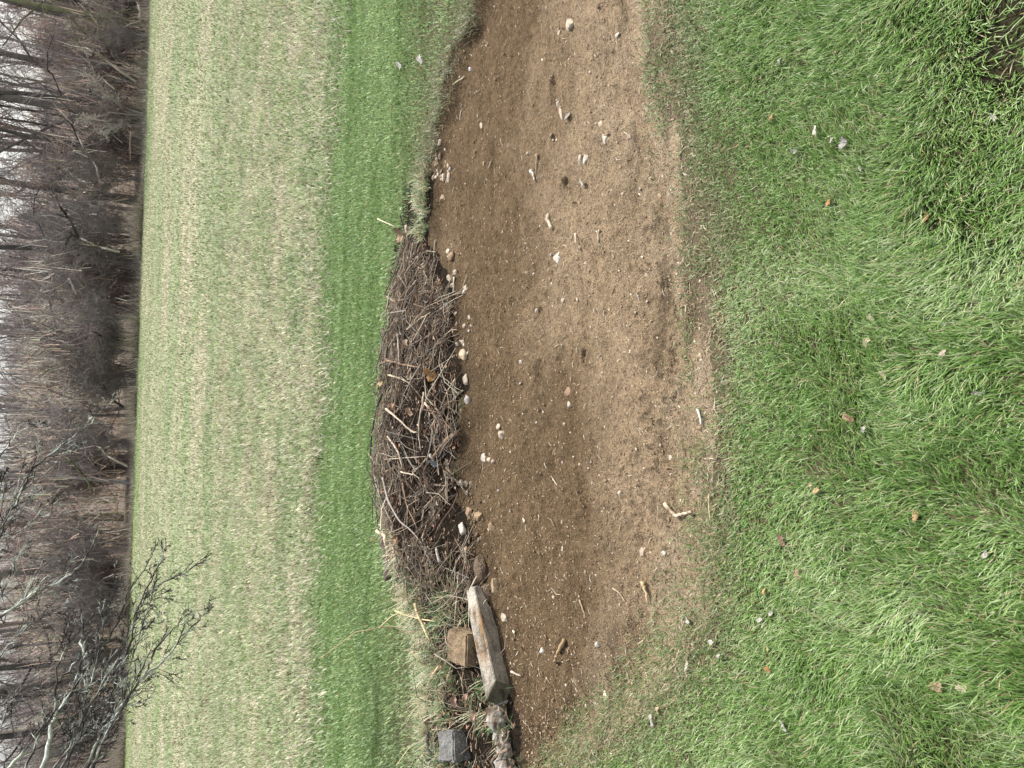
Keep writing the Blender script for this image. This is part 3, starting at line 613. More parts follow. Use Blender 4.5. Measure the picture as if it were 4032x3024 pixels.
leaf(2720,2440,24,34,(.55,.57,.62),'bluish grey chip in the sparse grass at left', name='wood_chip', cat='wood chip', lift=.01)
leaf(1588,262,40,30,(.75,.78,.74),'left of two whitish scraps on the mown grass', name='paper_scrap', cat='scrap', lift=.02)
leaf(1672,236,48,22,(.72,.76,.72),'right of two whitish scraps on the mown grass', name='paper_scrap', cat='scrap', lift=.02, rz=.2)
leaf(1430,1093,22,16,(.6,.46,.34),'tan leaf on the mown grass behind the heap', lift=.015)
leaf(1476,2126,24,16,(.5,.3,.2),'reddish leaf on the mown grass behind the log stub', lift=.015)
leaf(2762,1395,24,10,(.6,.5,.36),'tan chip at the near edge of the soil', name='wood_chip', cat='wood chip', lift=.008)

# ------------------------------------------------------------------ plank, blocks, rotted log
def box_mesh(sx, sy, sz, cuts=6, rough=.004, seed=1, bev=.006, fn=None):
    bm = bmesh.new(); bmesh.ops.create_cube(bm, size=1)
    bmesh.ops.scale(bm, vec=(sx, sy, sz), verts=bm.verts)
    bmesh.ops.bevel(bm, geom=bm.edges[:], offset=bev, segments=2, affect='EDGES')
    bmesh.ops.triangulate(bm, faces=[f for f in bm.faces if len(f.verts) > 4])
    for _ in range(cuts):
        lg = [e for e in bm.edges if e.calc_length() > min(sx, sy, sz)*.22]
        if not lg: break
        bmesh.ops.subdivide_edges(bm, edges=lg, cuts=1, use_grid_fill=True)
    bmesh.ops.triangulate(bm, faces=bm.faces[:])
    V = np.array([v.co[:] for v in bm.verts]); T = np.array([[v.index for v in f.verts] for f in bm.faces]); bm.free()
    k = rough*(fbm(V[:, 0]*40+V[:, 2]*31, V[:, 1]*40-V[:, 2]*17, seed)-.5)*2; V = V*(1+k[:, None]/np.maximum(np.linalg.norm(V, axis=1, keepdims=True), .02))
    if fn: V = fn(V)
    return V, T
# weathered plank: broken off at its far end
pl0 = onray(2000, 2728); pl1 = onray(1905, 2318)
pl0 = pl0+np.array([0, .0, .045]); pl1 = pl1+np.array([0, .01, .038])
ax = nrm(pl1-pl0); ln = float(np.linalg.norm(pl1-pl0)); side = nrm(np.cross(np.array([0, 0, 1.0]), ax)); upv = np.cross(ax, side)
th_ = math.radians(20); s2 = side*math.cos(th_)+upv*math.sin(th_); u2 = upv*math.cos(th_)-side*math.sin(th_)
def plank_fn(V):
    t = V[:, 0]/ln+.5; w = V.copy()
    jag = .030*(fbm(t*13, t*0+3, 5, 3)-.5)*2*ss(.1, .35, t)
    nar = 1-.35*ss(.25, .7, t)-.3*ss(.8, 1, t)
    low = V[:, 2] < 0; V = V*np.array([1, 1, 1.0]); V[:, 2] = np.where(low, V[:, 2]*1.35, V[:, 2])
    w[:, 2] = np.where(low, V[:, 2]*nar+jag, V[:, 2]*(1-.15*ss(.7, 1, t)))
    w[:, 1] = V[:, 1]*(1-.25*ss(.6, 1, t))
    w[:, 0] = V[:, 0]-.75*(V[:, 1]-.4*V[:, 2])*ss(.12, 0, t)+.03*(fbm(V[:, 2]*60, V[:, 1]*60, 9, 2)-.5)*ss(.85, 1, t)
    return w
Vp, Tp = box_mesh(ln, .075, .085, cuts=4, rough=.002, bev=.003, fn=plank_fn)
gz = fbm(Vp[:, 0]*12, Vp[:, 2]*120+Vp[:, 1]*90, 11); tt = Vp[:, 0]/ln+.5
cp = np.array([.47, .44, .39])*(.75+.5*gz)[:, None]; 
br = (ss(.45, .62, fbm(Vp[:, 0]*9+4, Vp[:, 1]*50, 12))*ss(.2, .4, tt)*(1-ss(.75, .9, tt))*(Vp[:, 2] > .035))[:, None]; cp = cp*(1-br)+np.array([.34, .23, .14])*br
wh = ss(.72, .9, tt)[:, None]*.8; cp = cp*(1-wh)+np.array([.66, .63, .58])*wh
end_shade = (Vp[:, 0]+.75*(Vp[:, 1]-.4*Vp[:, 2]) < -ln*.5+.006)[:, None]; cp = np.where(end_shade, np.array([.20, .19, .14]), cp)  # left end turned from the sun: its shade is put into the colour
Wp = Vp[:, :1]*ax+Vp[:, 1:2]*s2+Vp[:, 2:]*u2
dk_ = ss(.55, .75, fbm(Vp[:, 0]*30, Vp[:, 2]*40+Vp[:, 1]*60, 15, 5))[:, None]; cp = cp*(1-.55*dk_)*np.array([.78, .755, .70])
o = obj('plank', mesh_np('plank', Wp, tri=Tp, col=cp, mat=M_wood), loc=(pl0+pl1)/2)
tag(o, 'weathered grey and white broken plank lying in front of the brown block', 'plank')
# brown block
def block(name, c, size, rot, col, label, cat, seed, rough=.003):
    V, T = box_mesh(*size, cuts=4, rough=rough, seed=seed, bev=.007); V = V@rotm(*rot).T
    k = fbm(V[:, 0]*60+seed, V[:, 1]*60+V[:, 2]*50, seed)
    o = obj(name, mesh_np(name, V, tri=T, col=np.array(col)*(.75+.5*k)[:, None], mat=M_block), loc=c); tag(o, label, cat); return o
yb_ = onray(1960, 2500)[1]+.03
tc_ = aty(1815, 2548, yb_+.09)
RB = rotm(.16, .04, .10); bc = tc_-RB@np.array([0, 0, .05])+np.array([0, 0, .014])
block('brown_block', bc, (.145, .155, .12), (.16, .04, .10), (.27, .20, .13), 'tan brown earthen block tilted behind the weathered plank', 'block', 3, rough=.008)
yg = onray(1850, 2930)[1]; gc = aty(1800, 2935, yg+.06)
block('grey_block', gc, (.125, .12, .13), (.22, .12, .42), (.23, .225, .215), 'speckled dark grey stone block half in the dry grass at the left border', 'block', 8, rough=.013)
# rotted log
P = np.array([onray(2055, 3100), onray(2030, 3000), onray(2010, 2900), onray(2000, 2820), onray(2005, 2765)])+np.array([0, .05, .018])
t = np.linspace(0, 4, 25); Q_ = np.stack([np.interp(t, np.arange(5), P[:, i]) for i in range(3)], -1); Q_[:, 2] += .012*np.sin(t*3)
Rr = .050*(1-.25*(t/4))*(1+.15*np.sin(t*5)+.1*rng.normal(size=25)); Q_ = np.concatenate([Q_, Q_[-1:]]); Rr = np.append(Rr, .004)
A = Acc(); tubes(A, Q_, Rr, 22, (.3, .3, .3), jit=.09); V = A.V[0]; k = fbm(V[:, 0]*28, V[:, 1]*28+V[:, 2]*40, 66)
c = np.array([.20, .165, .135])*(1-ss(.50, .62, k))[:, None]+np.array([.46, .43, .40])*ss(.50, .62, k)[:, None]; c[k < .36] = [.08, .06, .045]; A.C[0] = c
o = obj('rotted_log', A.mesh('rotted_log', M_lichen, False, P[2]), loc=P[2]); tag(o, 'rotted log with flaking whitish bark at the left end of the heap', 'log')

# ------------------------------------------------------------------ the brush heap: twigs, roots, debris
def heap_pts(n, x0, x1, t0=-.03, t1=1.5):
    x = rng.uniform(x0, x1, n); t = rng.uniform(t0, t1, n); y = np.interp(x, MX, MY)+np.interp(x, MX, MD)*t
    return x, y, t
xR = MX[-3]+.02; xM = onray(1930, 2430)[0]; xL = MX[1]-.4
A = Acc()
def twigs(n, x0, x1, L0, L1, r0, r1, cols, lift, t1=1.5, steep=.5, p=None):
    x, y, t = heap_pts(n, x0, x1, .02, t1)
    keep = (rng.random(n) < np.clip(np.interp(x, MX, MZ)/.10, .15, 1)) & (rng.random(n) < .12+1.1*ss(.40, .58, fbm(x*8, y*12, 777))); x = x[keep]; y = y[keep]; n = len(x)
    e = .02; hx = (Hs(x+e, y)-Hs(x-e, y))/(2*e); hy = (Hs(x, y+e)-Hs(x, y-e))/(2*e)
    az = rng.uniform(0, 2*math.pi, n); hor = rng.random(n) < .45; az[hor] = rng.normal(0, .35, hor.sum())
    L = rng.uniform(L0, L1, n)*rng.uniform(.5, 1, n)
    d = np.stack([np.cos(az), np.sin(az), np.cos(az)*hx+np.sin(az)*hy*.8+rng.normal(0, .12, n)], -1)
    c0 = np.stack([x, y, Hs(x, y)+lift*rng.random(n)**1.2+.004], -1)
    q = rng.normal(0, .12, (n, 4, 3))*L[:, None, None]*np.array([0, 1, 1, .6])[None, :, None]*.6
    tt = np.array([-.5, -.17, .17, .5])[None, :, None]*L[:, None, None]
    P = c0[:, None, :]+d[:, None, :]*tt+q
    P[..., 2] = np.maximum(P[..., 2], height(P[..., 0], P[..., 1])+.003)
    P[..., 2] = np.minimum(P[..., 2], height(P[..., 0], P[..., 1])+lift+.03)
    r = rng.uniform(r0, r1, n)[:, None]*np.array([1, .85, .7, .4])[None]
    tubes(A, P, r, 4, pick(cols, n, p)*rng.uniform(.45, 1.05, (n, 1)))
TC = [[.24, .18, .13], [.48, .40, .30], [.09, .07, .055], [.66, .58, .45], [.22, .14, .10], [.33, .30, .26]]; TP = [.24, .18, .26, .1, .08, .14]
twigs(4200, xM, xR,   .05, .22, .0008, .0020, TC, .055, p=TP)
twigs(620, xM, xR, .18, .42, .0018, .0038, TC, .06, p=TP)
twigs(2600, xM, xR, .02, .09, .0006, .0016, [[.45, .36, .25], [.3, .2, .13], [.38, .2, .13]], .05)
twigs(420, xL, xM, .05, .25, .0010, .0030, TC, .05, p=TP)
o = obj('brush_twigs', A.mesh('brush_twigs', M_twig, True)); tag(o, 'dense tangle of brown twigs and roots covering the heap', 'twigs', kind='stuff')
A = Acc(); n = 3200; x, y, t = heap_pts(n, xL, xR, 0, 1.4); s_ = rng.uniform(.003, .012, n)
R3 = rng.normal(size=(n, 4, 3))*s_[:, None, None]*np.array([1, .7, .3]); R3 += np.stack([x, y, Hs(x, y)+rng.uniform(.005, .05, n)], -1)[:, None]
A.add(R3.reshape(-1, 3), tri=(np.array([[0, 1, 2], [1, 3, 2]])[None]+(np.arange(n)*4)[:, None, None]).reshape(-1, 3), col=np.repeat(pick([[.4, .28, .18], [.25, .16, .1], [.5, .4, .3], [.15, .1, .07], [.42, .22, .14]], n), 4, 0))
o = obj('leaf_debris', A.mesh('leaf_debris', M_leaf)); tag(o, 'crumbled dead leaves caught between the twigs of the heap', 'leaf debris', kind='stuff')
# dry and green grass over the left part of the heap and along its rim
A = Acc()
def tufts(nt_, xf, Lr, cols, p, per=26, spread=.035, lean=(.1, 1.0)):
    for _ in range(nt_):
        x0, y0 = xf(); n = per
        if abs(x0-bc[0]) < .10 and y0 < bc[1]+.05: continue
        if abs(x0-gc[0]) < .08 and y0 < gc[1]: continue
        a = rng.uniform(0, 6.28, n); rr = spread*rng.random(n)
        x = x0+rr*np.cos(a); y = y0+rr*np.sin(a); c = pick(cols, n, p)*rng.uniform(.8, 1.2, (n, 1))
        pref = rng.uniform(0, 6.28)
        az = np.where(rng.random(n) < .6, pref+rng.normal(0, .6, n), a)
        blades(A, np.stack([x, y, Hs(x, y)-.003], -1), rng.uniform(*Lr, n), rng.uniform(.0022, .0042, n), az, rng.uniform(*lean, n), rng.uniform(.3, 1.6, n), c, 4)
STR = [[.62, .55, .38], [.52, .44, .29], [.40, .34, .22], [.22, .34, .15], [.13, .25, .10], [.72, .67, .52]]
def xfl():
    x = rng.uniform(xL, xM+.12); t = rng.uniform(.05, 1.75); return x, np.interp(x, MX, MY)+np.interp(x, MX, MD)*t
def xfrim():
    x = rng.uniform(xM-.5, xR+.15); t = rng.uniform(1.1, 1.75); return x, np.interp(x, MX, MY)+np.interp(x, MX, MD)*t
def xfrimL():
    x = rng.uniform(xM-.35, xM+.35); t = rng.uniform(.9, 1.5); return x, np.interp(x, MX, MY)+np.interp(x, MX, MD)*t
tufts(190, xfl, (.05, .13), STR, [.16, .12, .1, .26, .26, .1])
tufts(26, xfl, (.10, .20), STR, [.3, .2, .15, .15, .05, .15], per=18)
tufts(110, xfrim, (.02, .05), STR, [.2, .2, .2, .2, .1, .1], per=14)
tufts(42, xfrimL, (.05, .14), STR, [.35, .2, .15, .1, .05, .15], per=16)
def xfr2():
    x = rng.uniform(gnd(1690, 930)[0], gnd(1740, 640)[0]); return x, EF(x)+rng.uniform(-.03, .10)
tufts(46, xfr2, (.03, .09), STR, [.2, .15, .1, .25, .2, .1], per=22)
def xfr3():
    x = rng.uniform(gnd(1740, 640)[0], 2.6); return x, EF(x)+rng.uniform(-.06, .16)
tufts(230, xfr3, (.015, .045), [[.2, .24, .12], [.3, .28, .18], [.16, .2, .1], [.4, .35, .25]], None, per=20, spread=.05)
o = obj('rough_grass', A.mesh('rough_grass', M_grass)); tag(o, 'straw coloured and green rough grass growing over the left end of the heap', 'rough grass', kind='stuff')
# tall bent dry stalks
def stalk(pts, w, label, yy, col=(.6, .52, .3)):
    P = np.array([aty(px, py, yy+dy) for px, py, dy in pts]); n = 3*(len(P)-1)+1; t = np.linspace(0, len(P)-1, n)
    Q = np.stack([np.interp(t, np.arange(len(P)), P[:, i]) for i in range(3)], -1); s = PXM(P[0]); A = Acc()
    tubes(A, Q, np.linspace(1, .5, n)*w*s*.5, 5, np.array(col)); o = obj('dry_stalk', A.mesh('dry_stalk', M_twig, True, P[0]), loc=P[0]); tag(o, label, 'grass stalk')
ys_ = onray(1600, 2480)[1]
stalk([(1600,2400,0),(1540,2430,0),(1495,2472,-.02),(1440,2485,-.05)], 8, 'short slanting dry stalk joining the tall bent one', ys_)
stalk([(1600,2490,0),(1555,2468,0),(1500,2472,-.02),(1400,2490,-.06),(1340,2535,-.1),(1262,2592,-.14)], 7, 'tall bent dry grass stalk leaning out over the mown grass', ys_)
stalk([(1680,2870,0),(1610,2835,0),(1560,2790,0),(1545,2770,0)], 7, 'pale stalk with a broken tip over the left grass', ys_-.1)
stalk([(1700,2800,0),(1640,2905,0),(1560,3015,-.05)], 6, 'pale stalk reaching to the lower left border of the photo', ys_-.1)

# ------------------------------------------------------------------ the wood
def grow(P, R, m, lf, spread, up, rf, t0=.25, n=4, wob=.12, minr=.004):
    """m children on every parent polyline"""
    N, k, _ = P.shape; t = rng.uniform(t0, .98, (N, m)); f = t*(k-1); i = np.minimum(f.astype(int), k-2); a = (f-i)[..., None]
    I = np.arange(N)[:, None]; S = P[I, i]*(1-a)+P[I, i+1]*a; T = nrm(P[I, i+1]-P[I, i]); Ls = np.linalg.norm(P[:, -1]-P[:, 0], axis=-1)[:, None]
    L = Ls*lf*rng.uniform(.5, 1.2, (N, m))*(1.25-.7*t)
    d = nrm(T+spread*rng.normal(size=(N, m, 3))+np.array([0, 0, up]))
    rp = (R[I, i]*(1-a[..., 0])+R[I, i+1]*a[..., 0])*rf
    s = np.linspace(0, 1, n)[None, None, :, None]
    Q = S[:, :, None]+d[:, :, None]*s*L[..., None, None]+rng.normal(0, wob, (N, m, n, 3))*s*L[..., None, None]
    Q[..., 2] += up*.25*(s[..., 0]**2)*L[..., None]
    r = np.maximum(rp[..., None]*np.linspace(1, .3, n), minr)
    return Q.reshape(N*m, n, 3), r.reshape(N*m, n)
def trunkline(h, r0, lean, wob, n=12):
    t = np.linspace(0, 1, n); a = rng.uniform(0, 6.28)
    x = lean*h*t+wob*h*.5*(fbm(t*3+rng.uniform(0, 99), t*0, 1)-.5)*t**.5; y = wob*h*.5*(fbm(t*3+rng.uniform(0, 99), t*0, 2)-.5)
    P = np.stack([x-x[0], y-y[0], h*t-.15], -1); return P[None], (r0*(1-.75*t)*(1+.35*np.exp(-t*18)))[None]
BARK = {'grey': (.22, .20, .185), 'dark': (.11, .10, .095), 'mauve': (.31, .285, .28), 'red': (.34, .275, .25), 'moss': (.22, .22, .14), 'pale': (.5, .47, .43)}
def make_tree(h, r0, lean, col, n1=11, low=.12, tw=6, fork=False, sprd=.8):
    P, R = trunkline(h, r0, lean, .12); T = Acc(); tubes(T, P, R, 9, np.array(BARK[col]))
    if fork:
        i = 4; a = np.linspace(0, 1, 7)[:, None]; q = P[0][i]+a*np.array([-.10*h, .03*h, .5*h]); tubes(T, q, R[0, i]*.8*np.linspace(1, .4, 7), 8, np.array(BARK[col]))
    Cc = Acc(); P1, R1 = grow(P, R, n1, .32, sprd, .25, .38, t0=low, n=5, minr=.012); P2, R2 = grow(P1, R1, 6, .5, .7, .12, .55, n=4, minr=.009)
    P3, R3 = grow(P2, R2, tw, .6, .7, .05, .6, n=3, minr=.006)
    c = np.array(BARK[col])*1.1; tubes(Cc, P1, R1, 5, c); tubes(Cc, P2, R2, 3, c*1.4); tubes(Cc, P3, R3, 3, c*1.7)
    return T.mesh('trunk', M_bark, True), Cc.mesh('crown', M_thicket)
protos = {}
def put_tree(key, x, y, rz, s, label, group=None, cat='tree', name='bare_tree'):
    if key not in protos:
        t = empty(name, (0, 0, 0)); a, b = MK[key](); obj('trunk', a, t); obj('crown', b, t); protos[key] = t; root = t
    else:
        src = protos[key]; root = src.copy(); COL.objects.link(root)
        for ch in src.children: c = ch.copy(); COL.objects.link(c); c.parent = root
    root.name = name; root.location = (x, y, float(Hs(x, y)[0])); root.rotation_euler.z = rz; root.scale = (s, s, s)
    for k in ('label', 'group', 'category'):
        if k in root: del root[k]
    tag(root, label, cat, group); return root
MK = {'a': lambda: make_tree(15, .20, .02, 'grey'), 'b': lambda: make_tree(13, .14, .06, 'dark', 16), 'c': lambda: make_tree(12, .10, -.05, 'mauve', 18, .08),
      'd': lambda: make_tree(9, .07, .10, 'red', 18, .06, 9), 'e': lambda: make_tree(8, .055, -.1, 'mauve', 20, .05, 9), 'f': lambda: make_tree(14, .16, .0, 'moss', 12),
      'big': lambda: make_tree(18, .42, .01, 'dark', 14, .15, fork=True), 'thin': lambda: make_tree(11, .06, .03, 'dark', 10, .25, 5)}
def px_tree(py, y, key, s, label, rz=0, **k):
    p = aty(525, py, y); return put_tree(key, p[0], y, rz, s, label, **k)
px_tree(40, 40, 'big', 1.0, 'thickest dark forked trunk at the right end of the wood', .2)
px_tree(132, 41, 'a', .9, 'dark straight trunk beside the thickest forked one', 1)
px_tree(322, 42, 'a', 1.0, 'grey trunk standing against the sky, right third of the wood', 2)
px_tree(470, 40, 'a', 1.15, 'broad grey trunk left of a leaning reddish one', 3)
px_tree(432, 39, 'b', 1.0, 'leaning dark reddish trunk beside the broad grey trunk', 2.6)
px_tree(512, 42, 'thin', 1.3, 'first of two thin dark trunks left of the broad grey trunk', 1)
px_tree(545, 43, 'thin', 1.2, 'second of two thin dark trunks left of the broad grey trunk', 4)
px_tree(600, 38, 'b', .9, 'dark leaning tree with bent crown in the right half of the wood', 5)
px_tree(655, 44, 'c', 1.3, 'grey trunk at the border of the reddish thicket', 1)
px_tree(90, 37, 'f', .9, 'moss green trunk low at the right end of the wood', 1)
px_tree(1000, 39, 'b', 1.1, 'dark trunk in the middle right of the wood', 3)
px_tree(2660, 41, 'a', 1.1, 'grey trunk against the bright gap at the left of the wood', 2)
px_tree(2840, 40, 'b', 1.2, 'dark trunk near the left border of the wood', 1)
rt = random.Random(11)
for i in range(105):
    y = rt.uniform(36.5, 62); x = rt.uniform(-.56, .60)*y*1.1; key = rt.choice('aabbccddeecf'); s = rt.uniform(.75, 1.25)
    mid = -.35 < x/y < .2
    if mid and key in 'de': s *= 1.25
    zn = 'left third' if x/y < -.18 else ('right third' if x/y > .2 else 'middle'); dp = 'front' if y < 45 else ('depth' if y < 54 else 'far back')
    kd = {'a': 'tall grey bare tree', 'b': 'dark leaning bare tree', 'c': 'mauve bare tree with many low limbs', 'd': 'thin reddish bare tree', 'e': 'thin mauve crooked bare tree', 'f': 'mossy olive bare tree'}[key]
    put_tree(key, x, y, rt.uniform(0, 6.28), s, '%s in the %s of the wood, %s' % (kd, dp, zn), 'bare trees of the wood')
# shrubs at the foot of the wood
def make_shrub(h, col, n0=14, arch=.5):
    S = Acc(); n = 7; t = np.linspace(0, 1, n)[None, :, None]; az = rng.uniform(0, 6.28, n0); d = np.stack([np.cos(az), np.sin(az), 0*az], -1)[:, None]
    L = h*rng.uniform(.5, 1.1, n0)[:, None, None]; P = d*L*arch*t**1.4*rng.uniform(.4, 1.3, (n0, 1, 1))+np.array([0, 0, 1.0])*L*(t-.35*t**2.2*rng.uniform(.2, 1.3, (n0, 1, 1)))+rng.normal(0, .03, (n0, n, 3))*L*t+rng.normal(0, .12, (n0, 1, 3))*np.array([1, 1, 0])
    R = np.linspace(1, .3, n)[None]*rng.uniform(.012, .03, (n0, 1)); c = np.array(BARK[col]); tubes(S, P, R, 5, c)
    Cc = Acc(); P1, R1 = grow(P, R, 9, .38, .6, .1, .6, n=4, minr=.008); P2, R2 = grow(P1, R1, 7, .5, .7, .0, .7, n=3, minr=.006); P3, R3 = grow(P2, R2, 3, .55, .8, -.05, .8, n=2, minr=.005)
    for a, b, k in ((P1, R1, 1.15), (P2, R2, 1.3), (P3, R3, 1.4)): tubes(Cc, a, b, 3, c*k)
    return S.mesh('stems', M_bark, True), Cc.mesh('twigs', M_thicket)
shp = {}
SK = {'g': (3.2, 'grey', 14, .55), 'm': (4.0, 'mauve', 16, .45), 'r': (3.4, 'red', 16, .5), 'p': (2.6, 'pale', 12, .7), 's': (1.6, 'red', 18, .8)}
def put_shrub(key, x, y, rz, s, label, group=None):
    if key not in shp:
        root = empty('bare_shrub', (0, 0, 0)); a, b = make_shrub(*SK[key]); obj('stems', a, root); obj('twigs', b, root); shp[key] = root
    else:
        src = shp[key]; root = src.copy(); COL.objects.link(root)
        for ch in src.children: c = ch.copy(); COL.objects.link(c); c.parent = root
    root.location = (x, y, float(Hs(x, y)[0])); root.rotation_euler.z = rz; root.scale = (s, s, s)
    for k in ('group',):
        if k in root: del root[k]
    tag(root, label, 'shrub', group); return root
def px_shrub(py, y, key, s, label): p = aty(540, py, y); return put_shrub(key, p[0], y, py*.01, s, label)
px_shrub(470, 35.6, 'p', 1.15, 'pale silvery shrub at the foot of the wood on the right')
px_shrub(700, 35.5, 'g', 1.1, 'grey shrub with whitish crooked stems, right half of the wood edge')
px_shrub(1250, 35.6, 'm', .9, 'mauve grey shrub with spreading crown near the middle of the wood edge')
px_shrub(1380, 35.4, 'g', .8, 'low grey shrub left of the mauve spreading shrub')
for i in range(70):
    y = rt.uniform(35.2, 42); x = rt.uniform(-.60, .62)*y; key = rt.choice('ggmmrrmsp' if i % 5 == 0 else 'ggmmrrms')
    put_shrub(key, x, y, rt.uniform(0, 6.28), rt.uniform(.7, 1.3)*(1.15 if y > 38 else .85), '%s in the %s, %s of the wood edge' % ({'g': 'grey bare shrub', 'm': 'tall mauve bare shrub', 'r': 'reddish bare shrub', 's': 'low reddish bare shrub', 'p': 'pale bare shrub'}[key], 'front row' if y < 38 else 'back rows', 'far left' if x/y < -.35 else 'left' if x/y < -.12 else 'middle' if x/y < .12 else 'right' if x/y < .36 else 'far right'), 'bare shrubs at the foot of the wood')
# thicket between the trees
A = Acc(); n = 48000
y = rng.uniform(35.5, 60, n); x = rng.uniform(-.64, .66, n)*y
topb = 1.7+2.6*fbm(x*.22, y*.22, 120)+.05*(y-36)*1.0+1.2*ss(-.36, -.25, x/y)*ss(.22, .10, x/y)
zz = Hs(x, y)+topb*rng.random(n)**.85
pc = fbm(x*.12, y*.06, 121); pal = np.array([[.36, .315, .285], [.26, .225, .205], [.42, .345, .32], [.50, .47, .44], [.40, .28, .25], [.35, .335, .235]])
k = rng.choice(6, n, p=[.28, .22, .17, .13, .12, .08]); 
redz = (pc > .53) & (rng.random(n) < .45); k[redz] = 4; mz = (fbm(x*.15, y*.1, 122) > .6) & (rng.random(n) < .4); k[mz] = 5
c = pal[k]*rng.uniform(.3, 1.5, (n, 1)); low = zz-Hs(x, y) < .9; lo = low & (rng.random(n) < .6); c[lo] = pick([[.42, .29, .2], [.2, .15, .12], [.34, .25, .19]], lo.sum())
blades(A, np.stack([x, y, zz-.3], -1), rng.uniform(.35, 1.5, n), rng.uniform(.018, .05, n), rng.uniform(0, 6.28, n), rng.uniform(-.2, 1.7, n), rng.uniform(-.4, 1.4, n), c*np.array([1.55, 1.66, 1.58]), 2, c*np.array([1.7, 1.84, 1.76]))
o = obj('thicket', A.mesh('thicket', M_thicket)); tag(o, 'dense leafless thicket filling the wood between the trunks', 'thicket', kind='stuff')
# dry weeds and leaf band at its foot
A = Acc(); n = 36000
y = 33.9+1.2*fbm(rng.uniform(0, 60, n), 0, 131)*0+rng.random(n)**2*3.8; x = rng.uniform(-.64, .66, n)*y
c = pick([[.50, .43, .36], [.44, .37, .31], [.58, .51, .44], [.38, .33, .29], [.32, .34, .2]], n)*rng.uniform(.7, 1.2, (n, 1))
kw = rng.random(n) < .15+1.2*ss(.42, .62, fbm(x*.7, y*.5, 134)); x = x[kw]; y = y[kw]; c = c[kw]*rng.uniform(.6, 1.25, (kw.sum(), 1)); n = len(x); dk = (fbm(x*.5, y*.5, 130) > .56)
blades(A, np.stack([x, y, Hs(x, y)], -1), rng.uniform(.10, .55, n)*(.5+1.6*ss(.35, .7, fbm(x*.5, y*.3, 132))), rng.uniform(.012, .03, n), rng.uniform(0, 6.28, n), rng.uniform(.2, 1.2, n), rng.uniform(.1, .9, n), c, 1, c)
o = obj('dry_weeds', A.mesh('dry_weeds', M_grassfar)); tag(o, 'dry weeds and fallen leaves along the foot of the wood', 'weeds', kind='stuff')
# far wood on the rise
A = Acc(); n = 5200
y = rng.uniform(62, 122, n); x = rng.uniform(-.7, .7, n)*y; h = rng.uniform(1.5, 4.5, n)+2.6*ss(-.36, -.2, x/y)*ss(.24, .12, x/y); P0 = np.stack([x, y, Hs(x, y)], -1)
t = np.array([0, .5, 1.0])[None, :, None]; ln_ = rng.normal(0, .05, (n, 1, 3))*np.array([1, 1, 0]); P = P0[:, None]+(np.array([0, 0, 1.0])+ln_)*h[:, None, None]*t
gap = fbm(x/y*9+3, y*0, 140)
tubes(A, P, rng.uniform(.04, .15, n)[:, None]*np.array([1, .7, .3]), 3, pick([[.20, .165, .15], [.13, .11, .10], [.24, .2, .185], [.2, .15, .135]], n))
m_ = 80000; i = rng.integers(0, n, m_); b = P0[i]+np.stack([rng.normal(0, .8, m_), rng.normal(0, .8, m_), h[i]*rng.uniform(.05, 1, m_)], -1)
c = pick([[.42, .36, .34], [.34, .29, .27], [.48, .38, .35], [.5, .47, .45], [.38, .35, .27]], m_)*rng.uniform(.7, 1.25, (m_, 1))
blades(A, b, rng.uniform(.6, 1.8, m_), rng.uniform(.03, .08, m_), rng.uniform(0, 6.28, m_), rng.uniform(.0, 1.6, m_), rng.uniform(-.3, 1.0, m_), c, 1, c)
o = obj('far_wood', A.mesh('far_wood', M_grassfar)); tag(o, 'far leafless wood rising behind the nearer trees', 'wood', kind='stuff')
# pale fallen and leaning branches at the edge
def fall(pts, w, col, label, y0=34.9, name='dead_branch', cat='branch'):
    P = np.array([aty(a, b, y0+.25*i*(-1)**i) for i, (a, b) in enumerate(pts)]); n = 3*(len(P)-1)+1; t = np.linspace(0, len(P)-1, n)
    Q = np.stack([np.interp(t, np.arange(len(P)), P[:, i]) for i in range(3)], -1); s = PXM(P[0]); A = Acc(); R = np.linspace(1, .45, n)*w*s*.5
    tubes(A, Q, R, 7, np.array(col)); P1, R1 = grow(Q[None], R[None], 9, .22, .8, .0, .4, n=4, minr=.008); tubes(A, P1, R1, 3, np.array(col)*.85)
    P2, R2 = grow(P1, R1, 5, .5, .8, .0, .6, n=3, minr=.006); tubes(A, P2, R2, 3, np.array(col)*.8)
    o = obj(name, A.mesh(name, M_bark, True, P[0]), loc=P[0]); tag(o, label, cat)
WP = (.5, .46, .40); WD = (.05, .045, .04)
fall([(535,322),(480,285),(410,232),(370,205),(320,180),(272,150)], 9, (.42,.38,.32), 'long pale trunk leaning across the right end of the wood', name='leaning_trunk', cat='trunk')
fall([(548,70),(552,50),(540,0),(530,-40)], 8, WP, 'pale branch lying at the far right of the wood edge')
fall([(555,82),(510,95),(472,120)], 5, WP, 'thin pale branch forking from the wood edge at far right')
fall([(470,992),(420,980),(385,972),(345,950),(308,934)], 9, WP, 'whitish crooked dead branch, middle right of the wood')
fall([(308,934),(285,885),(262,850),(240,820),(220,775)], 10, WD, 'black crooked limb above the whitish crooked branch')
fall([(310,935),(282,925),(265,940),(258,965)], 8, WD, 'black curled limb end beside the whitish crooked branch')
fall([(395,720),(380,660),(365,630),(330,585),(300,520)], 7, (.36,.33,.3), 'grey bent dead limb in the right half of the wood')
fall([(450,350),(425,330),(405,310)], 6, WP, 'short whitish stick standing in the right part of the wood')
fall([(515,520),(512,560),(514,630)], 6, (.45,.36,.3), 'pinkish dead branch near the leaf band on the right')
fall([(495,1332),(440,1330),(405,1326),(365,1305)], 8, WD, 'black sapling in the middle of the wood', name='sapling', cat='sapling')
